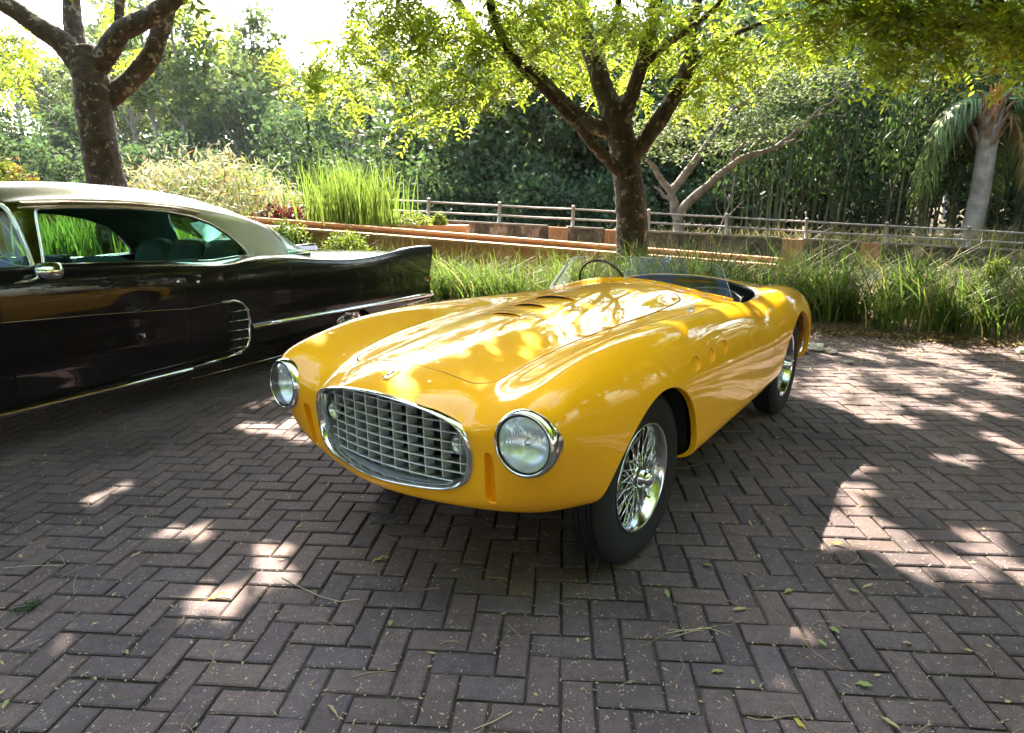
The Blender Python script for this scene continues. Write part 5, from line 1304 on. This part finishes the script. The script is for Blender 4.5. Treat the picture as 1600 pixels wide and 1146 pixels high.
# openings in the crowns (sun patches): ground or bonnet spots, radius in metres
GAPS = []
for px, py, r, z in [(1300, 805, .20, 0), (1350, 850, .17, 0), (1430, 860, .10, 0), (1310, 730, .13, 0), (1330, 770, .13, 0), (420, 890, .12, 0), (350, 930, .10, 0), (440, 880, .09, 0), (500, 960, .08, 0), (330, 955, .08, 0), (430, 668, .16, 0), (470, 685, .11, 0), (160, 775, .10, 0), (300, 830, .10, 0), (95, 1005, .06, 0), (680, 1120, .10, 0),
                     (1215, 985, .07, 0), (1480, 880, .12, 0), (1560, 870, .15, 0), (1380, 645, .20, 0), (1400, 625, .14, 0), (1480, 640, .13, 0), (1560, 600, .20, 0), (1310, 590, .16, 0), (1330, 610, .13, 0), (1420, 590, .18, 0), (1340, 555, .2, 0), (1450, 550, .3, 0), (1500, 570, .2, 0), (1580, 550, .3, 0), (1500, 720, .10, 0), (1590, 700, .14, 0), (1300, 620, .13, 0), (1540, 640, .12, 0), (1450, 610, .12, 0),
                     (640, 560, .05, .85), (700, 545, .07, .86), (735, 575, .05, .84), (830, 540, .07, .86), (880, 490, .10, .92), (950, 500, .06, .88), (1000, 470, .05, .9), (925, 440, .06, .95), (1090, 470, .09, .88), (1015, 520, .06, .9), (770, 560, .06, .82), (1040, 450, .07, .93), (910, 480, .05, .92), (820, 500, .05, .92),
                     (850, 515, .05, .9), (1120, 490, .05, .88)]:
    d = ray(px, py); k = (z-CH)/d.z; GAPS.append((d.x*k, d.y*k, z, r))
GAPS = np.array(GAPS); SD = np.array(sun_dir); G1 = np.cross(SD, [0, 0, 1.]); G1 /= np.linalg.norm(G1); G2 = np.cross(SD, G1)
def lit_keep(P):
    """False where a leaf would shade one of the open spots"""
    keep = np.ones(len(P), bool)
    for x, y, z, r in GAPS:
        q = P-np.array([x, y, z]); q = q-(q@SD)[:, None]*SD; dist = np.linalg.norm(q, axis=1); th = np.arctan2(q@G2, q@G1); ph = x*7+y*5
        keep &= dist > r*(.95+.38*np.sin(2*th+ph)+.30*np.sin(3*th+ph*2.3)+.22*np.sin(7*th+ph*1.7))
    return keep
def canopy(t, clusters, nper, name='leaf_canopy', L=.26, lw=.030, ll=.075, gaps=True, m=None, npair=8):
    A = []
    for c, r, rz in clusters:
        k = int(nper*(r/.6)**2)+4; A.append(np.asarray(c)+rng.normal(size=(k, 3))*np.array([r*.55, r*.55, rz*.5]))
    A = np.vstack(A)
    if gaps: A = A[lit_keep(A-np.array([0, 0, .05]))]
    P, U, Wd, l_, w_ = fronds(A, 0, L, npair, .5, lw, ll)
    if gaps: k = lit_keep(P); P, U, Wd, l_, w_ = P[k], U[k], Wd[k], l_[k], w_[k]
    V_, F_ = quads(P, U, Wd, l_, w_); o = link(name, mesh_np(name, V_, F_, [m or m_leaf]), t); tag(o, None, None, None, 'stuff'); return len(F_)
NQ = 0
# centre tree
CT = thing('shade_tree', 'large rough-barked shade tree with spreading limbs behind the yellow car', 'tree', (0, 0, 0))
Yc = 10.2
specs = [([(985, 462), (985, 400), (985, 340), (982, 290), (975, 240), (965, 200), (958, 165)], .27, .20, 0, 0),
         ([(962, 215), (945, 150), (928, 90), (912, 40), (895, -40), (880, -110)], .18, .10, 0, .5),
         ([(955, 205), (915, 190), (870, 150), (820, 100), (780, 75), (740, 40), (700, -20)], .13, .06, 0, .6),
         ([(968, 200), (985, 150), (1002, 100), (1015, 50), (1030, -20), (1040, -90)], .13, .07, 0, -.6),
         ([(980, 250), (1020, 200), (1055, 150), (1075, 100), (1082, 40), (1100, -30)], .15, .07, 0, -.3),
         ([(985, 285), (950, 250), (925, 225), (895, 185), (850, 140), (800, 85), (770, 20), (760, -40)], .10, .05, -.1, -1.5),
         ([(1000, 110), (1030, 80), (1070, 50), (1120, 10), (1160, -40)], .06, .03, 0, -1.5),
         ([(1075, 110), (1120, 70), (1180, 40), (1240, 20)], .05, .02, -.3, -.5),
         ([(780, 75), (720, 60), (660, 50), (600, 30)], .05, .02, .4, 0), ([(928, 90), (960, 40), (970, -30)], .06, .04, .2, -.8)]
limb_set(CT, specs, Yc)
cl = []
def pc_(x, y, Y, r, rz): cl.append((tuple(at_y(x, y, Y)), r, rz))
# visible bright clusters (pixel, depth)
for x, y, Y, r in [(490, 95, 9.5, .45), (520, 130, 9.6, .4), (560, 60, 9.6, .5), (600, 110, 9.4, .35), (480, 145, 9.4, .25), (545, 165, 9.5, .15), (630, 30, 9.6, .6), (690, 30, 9.2, .6), (740, 60, 9.0, .5), (660, 80, 9.3, .35), (700, 130, 9.2, .4), (740, 150, 9.2, .35), (665, 165, 9.2, .25), (650, 185, 9.3, .16), (780, 110, 9.4, .4), (620, 10, 9.0, .6), (800, 25, 9.0, .6),
                   (850, 60, 9.6, .5), (855, 115, 10.6, .35), (880, 30, 9.5, .5), (870, 90, 11, .45), (950, 120, 11.2, .45), (900, 120, 11, .3), (1000, 30, 9.6, .5), (1050, 20, 9.5, .5), (1050, 90, 10.8, .35), (1000, 150, 11, .3), (1100, 120, 10, .4), (1130, 90, 9.8, .4), (1110, 150, 9.9, .25), (1150, 60, 9.6, .45), (1200, 40, 9.4, .5), (1230, 80, 9.6, .35), (1180, 15, 9.3, .6), (1260, 30, 9.3, .45), (1290, 60, 9.4, .3), (1110, 30, 9.2, .6), (960, 20, 9, .5), (1060, 170, 10.4, .2), (830, 15, 8.6, .5), (1010, 75, 10.6, .35), (925, 70, 11, .35)]: pc_(x, y, Y, r, r*.75)
NQ += canopy(CT, cl, 64, 'foliage', .36, .042, .105)
cl = []; R3 = random.Random(5)       # the crown overhead, out of frame
for _ in range(330):
    a = R3.uniform(0, 2*PI); rr_ = 5.6*math.sqrt(R3.random()); x = 1.9+rr_*math.cos(a); y = 9.0+rr_*.9*math.sin(a)
    z = R3.uniform(5.0, 7.4)-.5*(rr_/5.6)**2
    q = (y*.0+ (z-CH)/max(y, .5))
    if y > 8.6 and R3.random() < .8: y = R3.uniform(3.2, 8.6)
    z = CH+.385*max(y, 2)+.45+R3.uniform(.0, 1.5)
    cl.append(((x, y, z), R3.uniform(.5, .85), .4))
NQ += canopy(CT, cl, 46, 'overhead_foliage', .34, .044, .105, npair=7)
# left tree
LT = thing('shade_tree', 'thick dark-barked forked shade tree standing behind the black car roof', 'tree', (0, 0, 0))
Yl = 10.75
specs = [([(192, 440), (180, 340), (166, 280), (155, 220), (148, 160), (140, 110), (128, 80)], .30, .25, 0, 0),
         ([(140, 120), (100, 70), (60, 40), (10, 5), (-50, -40)], .20, .11, 0, -.4), ([(130, 110), (118, 60), (112, 10), (108, -60)], .16, .11, 0, .3),
         ([(150, 110), (170, 80), (190, 50), (235, 25), (290, -15), (340, -60)], .17, .11, 0, -.3), ([(160, 165), (205, 125), (235, 90), (250, 50), (262, 10), (280, -50)], .16, .12, .1, .4), ([(190, 55), (185, 20), (190, -40)], .08, .06, 0, 0)]
limb_set(LT, specs, Yl)
cl = []
for x, y, Y, r in [(5, 60, 11.6, .45), (8, 95, 11.8, .35), (-20, 120, 11.5, .4), (330, 15, 11.4, .16), (345, 42, 11.5, .12), (305, 5, 11.5, .2), (205, 105, 12.6, .2), (212, 85, 12.4, .16), (70, 95, 12.8, .2), (180, 20, 12.4, .25), (20, 20, 12, .35)]: pc_(x, y, Y, r, r*.7)
NQ += canopy(LT, cl, 60, 'foliage', .36, .042, .105)
cl = []
for _ in range(210):
    a = R3.uniform(0, 2*PI); rr_ = 4.9*math.sqrt(R3.random()); x = -4.6+rr_*math.cos(a); y = 7.6+rr_*math.sin(a); z = R3.uniform(5.0, 6.8)
    if y > 8.8 and R3.random() < .7: y = R3.uniform(3.2, 8.6)
    z = CH+.385*max(y, 2)+.45+R3.uniform(.0, 1.5)
    cl.append(((x, y, z), R3.uniform(.5, .8), .4))
NQ += canopy(LT, cl, 46, 'overhead_foliage', .34, .044, .105, npair=7)
# right tree: trunk outside the frame, branches and dark leaves hang in at the top right
RT = thing('shade_tree', 'shade tree whose dark leafy branches hang in at the top right corner', 'tree', (0, 0, 0))
specs = [([(2000, 520), (1960, 380), (1930, 250), (1890, 150), (1850, 60)], .27, .2, 0, 0), ([(1890, 150), (1780, 90), (1680, 60), (1600, 45), (1560, 10), (1510, -20)], .14, .06, 0, -.6), ([(1780, 90), (1680, 120), (1600, 90), (1575, 50)], .07, .04, 0, .4),
         ([(1600, 45), (1500, 40), (1430, 30), (1390, 10), (1300, -10)], .06, .03, -.4, -.6)]
limb_set(RT, specs, 8.6)
cl = []
for x, y, Y, r in [(1330, 10, 7.8, .45), (1390, 30, 7.9, .45), (1450, 40, 8, .42), (1350, 70, 8.2, .32), (1420, 85, 8.2, .3), (1480, 75, 8.2, .3), (1520, 20, 7.8, .4), (1590, 70, 8.0, .3), (1560, 40, 8.6, .3), (1600, 20, 8, .45), (1300, 40, 8, .3), (1530, 60, 8.8, .25), (1370, 110, 8.3, .16), (1440, 115, 8.3, .16), (1270, 10, 7.8, .35), (1480, 5, 7.6, .45), (1400, 0, 7.6, .45), (1560, 100, 8.4, .15), (1330, 95, 8.3, .2)]: pc_(x, y, Y, r, r*.8)
NQ += canopy(RT, cl, 60, 'foliage', .36, .048, .125, npair=7, m=leaf_mat('canopy leaf in painted shade', (.06, .10, .015), (.38, .48, .03), .5))  # leaf base colour darkened to put shade into this crown
cl = []
for _ in range(170):
    a = R3.uniform(0, 2*PI); rr_ = 4.6*math.sqrt(R3.random()); x = 6.8+rr_*math.cos(a); y = 6.6+rr_*math.sin(a); z = R3.uniform(4.8, 6.6)
    if y > 8.8 and R3.random() < .7: y = R3.uniform(3.2, 8.6)
    z = CH+.385*max(y, 2)+.45+R3.uniform(.0, 1.5)
    cl.append(((x, y, z), R3.uniform(.5, .8), .4))
for _ in range(85):
    x = R3.uniform(3.2, 11); y = R3.uniform(10.0, 12.8); cl.append(((x, y, CH+.385*y+.5+R3.uniform(0, 1.4)), R3.uniform(.45, .7), .4))
NQ += canopy(RT, cl, 34, 'overhead_foliage', .34, .044, .105, npair=7)
print('canopy quads', NQ)

# ------------------------------------------------------------------ trees across the car park, behind the viewpoint: the cars mirror them
for i, (x, y, k, s) in enumerate([(-15, -5, 0, 1.25), (-11, -9, 2, 1.3), (-7, -11, 0, 1.3), (-3, -12, 2, 1.25), (1.5, -11, 0, 1.3), (6, -12, 2, 1.3), (10, -10, 0, 1.25), (14, -7, 2, 1.3), (17, -2, 0, 1.25), (19, 4, 2, 1.2), (22, 9, 0, 1.3), (25, 14, 2, 1.4), (29, 19, 0, 1.5), (20, 15, 1, 1.3), (-19, 1, 2, 1.25), (-21, 8, 0, 1.3)]):
    t = thing('car_park_tree', 'dense tree across the car park, mirrored in the car paint', 'tree', (x, y, -.1), R2.uniform(0, 6), 'trees across the car park'); t.scale = (s, s, s)
    link('crown', WT[k], t); link('trunk', wtr, t)
BT = thing('shade_tree', 'shade tree behind the viewpoint whose crown is mirrored in the bonnet', 'tree', (0, 0, 0))
g = MB(); g.tube([(-1.5, -4.5, 0), (-1.4, -4.5, 1.6), (-1.6, -4.4, 3)], [.32, .26, .2], 12); branch_tubes(g, (-1.6, -4.4, 2.9), [(-4, -3, 6), (1.5, -3, 6), (-2, -7, 6), (-1, -1, 6.2)], .14, 12); g.build('trunk', m_bark, BT, True)
cl = []
for _ in range(190):
    a = R3.uniform(0, 2*PI); rr_ = 4.8*math.sqrt(R3.random()); cl.append(((-1+rr_*1.25*math.cos(a), -3.6+rr_*.8*math.sin(a), R3.uniform(4.6, 6.6)), R3.uniform(.5, .8), .4))
canopy(BT, cl, 34, 'overhead_foliage', .34, .044, .105, npair=7)
BT2 = thing('shade_tree', 'unseen shade tree right of the viewpoint, added to darken the yellow door reflection', 'tree', (0, 0, 0))  # unseen crown added to keep bright sky out of the door reflection
g = MB(); g.tube([(8.2, -1.5, 0), (8.1, -1.5, 1.6), (8, -1.4, 2.6)], [.32, .26, .2], 12); branch_tubes(g, (8, -1.4, 2.5), [(5.5, -1, 5), (10.5, -1, 5.5), (8, -4, 5.5), (7.5, 1.2, 5.2)], .14, 13); g.build('trunk', m_bark, BT2, True)
cl = []
for _ in range(230):
    a = R3.uniform(0, 2*PI); rr_ = 4.6*math.sqrt(R3.random()); x = 7.9+rr_*math.cos(a); y = -1.2+rr_*.95*math.sin(a); z = R3.uniform(2.7, 6.2)
    if x < 3.6+max(0, y)*.9: continue
    cl.append(((x, y, z), R3.uniform(.5, .8), .5))
canopy(BT2, cl, 34, 'overhead_foliage', .34, .044, .105, npair=7)
RT2 = thing('shade_tree', 'unseen shade tree right of the frame, added to shade the pavement there', 'tree', (0, 0, 0))  # unseen tree added to shade pavement that the door reflects
g = MB(); g.tube([(13, 9, 0), (12.8, 9, 1.6), (12.9, 8.9, 2.8)], [.32, .26, .2], 12); branch_tubes(g, (12.9, 8.9, 2.7), [(10.2, 8, 5.2), (15.5, 9, 5.5), (13, 6, 5.5), (12.5, 12, 5.4)], .14, 14); g.build('trunk', m_bark, RT2, True)
cl = []
for _ in range(230):
    a = R3.uniform(0, 2*PI); rr_ = 5.6*math.sqrt(R3.random()); x = 12.2+rr_*math.cos(a); y = 7.6+rr_*math.sin(a); z = R3.uniform(4.6, 6.6)
    if x < .87*y+1.2: continue
    cl.append(((x, y, z), R3.uniform(.5, .8), .5))
canopy(RT2, cl, 34, 'overhead_foliage', .34, .044, .105, npair=7)
# labels shared by look-alikes: say which is which
def settle_labels():
    by = {}
    for o in COL.objects:
        if o.get('category') and o.parent is None: by.setdefault((o.get('label'), o.get('group')), []).append(o)
    for (lab, gr), os_ in by.items():
        if len(os_) < 2 or not lab or 'car park' in lab : continue
        os_.sort(key=lambda o: o.location.x/max(o.location.y, 1)); n = len(os_)
        w = ['left one', 'right one'] if n == 2 else (['left one', 'middle one', 'right one'] if n == 3 else ['leftmost']+['number %d from left' % (k+1) for k in range(1, n-1)]+['rightmost'])
        for o, q in zip(os_, w): o['label'] = lab+', '+q
settle_labels()
# ------------------------------------------------------------------ fallen leaves, twigs, petal flecks, litter
m_fl = [mat('fallen leaf tan', (.40, .32, .16), .7, translucent=.15), mat('fallen leaf green', (.26, .30, .10), .6, translucent=.2), mat('fallen leaf yellow', (.55, .42, .06), .6, translucent=.2), mat('fallen leaf brown', (.16, .09, .045), .8)]
def leaf_mesh(seed, m, L=.036, w=.013):
    R = random.Random(seed); g = MB(); V_ = []; n = 6
    for i in range(n+1):
        f = i/n; ww = w*math.sin(PI*min(1, f*.96+.02))**.8*.5; z = .002+.010*R.random()*math.sin(PI*f)+.004*f; x = L*(f-.5)
        V_ += [(x, -ww, z+.003), (x, 0, z), (x, ww, z+.003)]
    g.add(V_, [(3*i+k, 3*i+3+k, 3*i+4+k, 3*i+1+k) for i in range(n) for k in range(2)]); g.tube([(-L*.5, 0, .003), (-L*.8, .002, .004)], .0006, 3)
    return mesh_np('fallen_leaf', np.array([tuple(v) for v in g.V]), g.F, [m], None, True)
LM = [leaf_mesh(i, m_fl[i % 4], R2.uniform(.026, .05), R2.uniform(.010, .018)) for i in range(16)]
R4 = random.Random(21)
big = [(592, 877, 2), (1042, 930, 1), (1121, 1054, 1), (610, 977, 1), (1308, 853, 2), (1232, 927, 1), (1333, 927, 1), (1230, 927, 0), (1304, 988, 1), (1283, 1008, 1), (1350, 1075, 1), (1416, 1010, 0), (12, 1103, 1), (518, 1114, 0), (357, 792, 1), (215, 870, 0), (1155, 955, 0), (1357, 919, 0), (1390, 1135, 0), (1250, 1135, 2), (1173, 820, 0), (1105, 888, 1), (930, 855, 0), (760, 905, 3), (340, 935, 2)]
LEAF_LABELS = ['small yellow leaf lying below the yellow nose', 'small pale green leaf just below the front tyre', 'small pale green leaf in the lower middle near the bottom edge', 'small pale green leaf left of centre below the nose', 'small yellow leaf at the left rim of the right sun patch', 'small pale green leaf between the front tyre and the right sun patch', 'small pale green leaf below the right sun patch', 'small tan leaf beside the pale green leaf between tyre and right sun patch', 'small pale green leaf on the faint light spot at lower right', 'small pale green leaf right below the faint light spot at lower right', 'small pale green leaf at the lower right near the bottom edge', 'small tan leaf at the lower right beside the forked twig', 'small pale green leaf at the bottom left corner of the pavement', 'small tan leaf at the bottom edge left of centre', 'small pale green leaf left of the yellow nose', 'small tan leaf in the shade above the left sun patch', 'small tan leaf beside the forked twig bundle', 'small tan leaf below the right sun patch', 'small tan leaf at the bottom edge on the far right', 'small yellow leaf at the bottom edge on the right', 'small tan leaf right of the front tyre', 'small pale green leaf right of the tyre contact', 'small tan leaf in front of the front tyre', 'small brown curled leaf between the nose and the front tyre', 'small yellow leaf on the left sun patch beside a twig']
for (px, py, k), leaf_label in zip(big, LEAF_LABELS):
    p = on_ground(px, py); o = link('fallen_leaf', LM[[0, 1, 2, 3][k]], None, (p.x, p.y, .001), (R4.gauss(0, .2), R4.gauss(0, .2), R4.uniform(0, 6)), R4.uniform(.9, 1.3))
    tag(o, leaf_label, 'leaf', 'single leaves on the pavement')
def scatter(name, n, fn, mats_, zoff=.002):
    """joined litter: quads with random turn"""
    P = []; 
    while len(P) < n:
        x, y = fn()
        if y < kerb_y(x)+.5: P.append((x, y, zoff))
    return np.array(P)
def flat_bits(name, P, L, w, m, label, tilt=.25):
    n = len(P); nrm = norm_(np.array([0, 0, 1.])+rng.normal(size=(n, 3))*tilt); U = norm_(np.cross(nrm, rand_unit(n))); Wd = np.cross(nrm, U)
    P = P+np.array([0, 0, 1.])*(L*.25*tilt); V_, F_ = quads(P, U, Wd, L*rng.uniform(.5, 1.6, n), w*rng.uniform(.5, 1.5, n)); o = link(name, mesh_np(name, V_, F_, [m])); tag(o, label, 'litter', None, 'stuff')
def near(): y = .9+6*R4.random()**1.3; return R4.uniform(-1, 1)*(y*.9+.3), y
def rightside(): 
    x = R4.uniform(1.6, 7.5); return x, kerb_y(x)-abs(R4.gauss(0, 1.1))
def edge():
    x = R4.uniform(-8, 8.5); return x, kerb_y(x)-R4.gauss(-.15, .22)
flat_bits('petal_flecks', scatter('', 8000, near, None), .0085, .0034, mat('pale petal fleck', (.42, .37, .30), .8), 'tiny pale petal flecks scattered over the pavers')
flat_bits('dry_flecks', scatter('', 4200, near, None), .014, .0038, mat('straw fleck', (.36, .29, .17), .8), 'small straw-coloured plant bits scattered over the pavers')
flat_bits('leaf_litter', scatter('', 1500, rightside, None, .004), .038, .014, m_fl[0], 'small dry leaves scattered across the pavers right of the yellow car', .35)
flat_bits('leaf_litter', scatter('', 420, near, None, .003), .024, .009, m_fl[0], 'sparse small dry leaves on the pavers around the cars', .3)
flat_bits('edge_litter', scatter('', 4500, edge, None, .01), .05, .022, m_fl[3], 'brown leaf litter heaped along the edge of the grass bed', .6)
flat_bits('edge_litter', scatter('', 3200, edge, None, .02), .045, .018, m_fl[0], 'tan leaf litter lying along the edge of the grass bed', .6)
g = MB()
for _ in range(330):
    x, y = near() if R4.random() < .7 else rightside()
    a = R4.uniform(0, 2*PI); L = R4.uniform(.04, .16); c = R4.gauss(0, .35); p = [Vector((x, y, .003))]
    for k in range(5): a += c*.4+R4.gauss(0, .15); p.append(p[-1]+Vector((math.cos(a)*L/5, math.sin(a)*L/5, R4.uniform(-.0005, .001))))
    g.tube(p, R4.uniform(.0008, .0016), 4)
tag(g.build('twigs', mat('dry twig', (.30, .22, .13), .8)), 'thin dry twigs and stalks scattered on the pavers', 'litter', None, 'stuff')
for px, pts, lab in [(0, [(440, 902), (470, 918), (500, 932), (530, 940), (562, 936)], 'long thin curved dry stalk lying on the pavers left of the yellow nose'), (0, [(265, 932), (300, 934), (352, 936)], 'short straight twig beside a yellow leaf on the sunlit pavers'),
                     (0, [(1040, 990), (1075, 984), (1110, 982), (1145, 995)], 'forked pale twig bundle on the pavers in the lower right'), (0, [(740, 1140), (770, 1128), (800, 1112)], 'dry stalk crossing the pavers at the bottom edge'), (0, [(5, 888), (50, 884), (98, 884)], 'thin pale twig at the left edge of the pavers')]:
    P_ = [on_ground(x, y, .004) for x, y in pts]; g = MB(); g.tube(P_, .0017, 5); 
    if 'forked' in lab: g.tube([on_ground(1050, 996, .004), on_ground(1090, 984, .006), on_ground(1120, 978, .004)], .0014, 5); g.tube([on_ground(1042, 984, .005), on_ground(1100, 986, .005)], .0014, 5)
    tag(g.build('twig', mat('pale dry stalk', (.42, .36, .24), .7), None, True), lab, 'twig')
# crumpled plastic litter by the grass edge
def crumple(name, px, py, sx, sy, sz, col, lab, seed):
    p = on_ground(px, py); R = random.Random(seed); g = MB(); nu, nv = 20, 12; V_ = []
    for j in range(nv):
        for i in range(nu):
            a = 2*PI*i/nu; b_ = PI*j/(nv-1); k = 1+.35*noise.noise(Vector((math.cos(a)*2, math.sin(a)*2, b_*2+seed)))+R.gauss(0, .22)
            V_.append((sx*k*math.cos(a)*math.sin(b_), sy*k*math.sin(a)*math.sin(b_), max(-sz*.8, sz*k*math.cos(b_))+sz*.82))
    g.add(V_, [(j*nu+i, (j+1)*nu+i, (j+1)*nu+(i+1) % nu, j*nu+(i+1) % nu) for j in range(nv-1) for i in range(nu)])
    o = g.build(name, mat('crumpled plastic '+str(seed), col, .35, translucent=.3)); o.location = (p.x, p.y, .005); o.rotation_euler = (0, 0, R.uniform(0, 3)); tag(o, lab, 'litter')
crumple('plastic_bag', 1270, 547, .10, .07, .035, (.9, .88, .86), 'crumpled white plastic bag on the pavers behind the yellow rear wheel', 1)
crumple('plastic_wrapper', 1256, 552, .05, .04, .025, (.70, .30, .26), 'small reddish plastic wrapper beside the white bag', 2)
crumple('paper_scrap', 1297, 551, .09, .05, .018, (.75, .66, .58), 'flat pale paper scrap right of the crumpled white bag', 3)
crumple('plastic_bag', 1598, 552, .05, .05, .03, (.8, .75, .72), 'small white scrap at the right edge of the pavement', 4)
crumple('paper_scrap', 1325, 568, .035, .02, .012, (.75, .72, .66), 'tiny crumpled paper on the pavers near the grass', 5)
# grass stems sprouting between the pavers
g = MB(); p = on_ground(45, 950)
for _ in range(26):
    a = R4.uniform(0, 6.3); L = R4.uniform(.03, .09); g.tube([p+Vector((R4.gauss(0, .02), R4.gauss(0, .02), 0)), p+Vector((math.cos(a)*L*.6, math.sin(a)*L*.6, L*.3)), p+Vector((math.cos(a)*L, math.sin(a)*L, L*.12))], [.0016, .0012, .0005], 4)
tag(g.build('weed_sprig', m_grass), 'small green weed sprig growing between the pavers at far left', 'weed')
# ------------------------------------------------------------------ air
hb = MB(); x0, x1, y0, y1, z0, z1 = -150, 150, -6, 190, -4, 36
hb.box(((x0+x1)/2, (y0+y1)/2, (z0+z1)/2), ((x1-x0)/2, (y1-y0)/2, (z1-z0)/2))
hz = bpy.data.materials.new('thin haze'); hz.use_nodes = True; n_ = hz.node_tree.nodes; n_.remove(n_['Principled BSDF'])
pv = n_.new('ShaderNodeVolumePrincipled'); pv.inputs['Color'].default_value = (.92, .96, 1, 1); pv.inputs['Density'].default_value = .00013; pv.inputs['Anisotropy'].default_value = .55
hz.node_tree.links.new(pv.outputs[0], n_['Material Output'].inputs['Volume'])
ho = hb.build('haze', hz); tag(ho, 'thin sunlit haze in the air', None, None, 'stuff')
settle_labels()
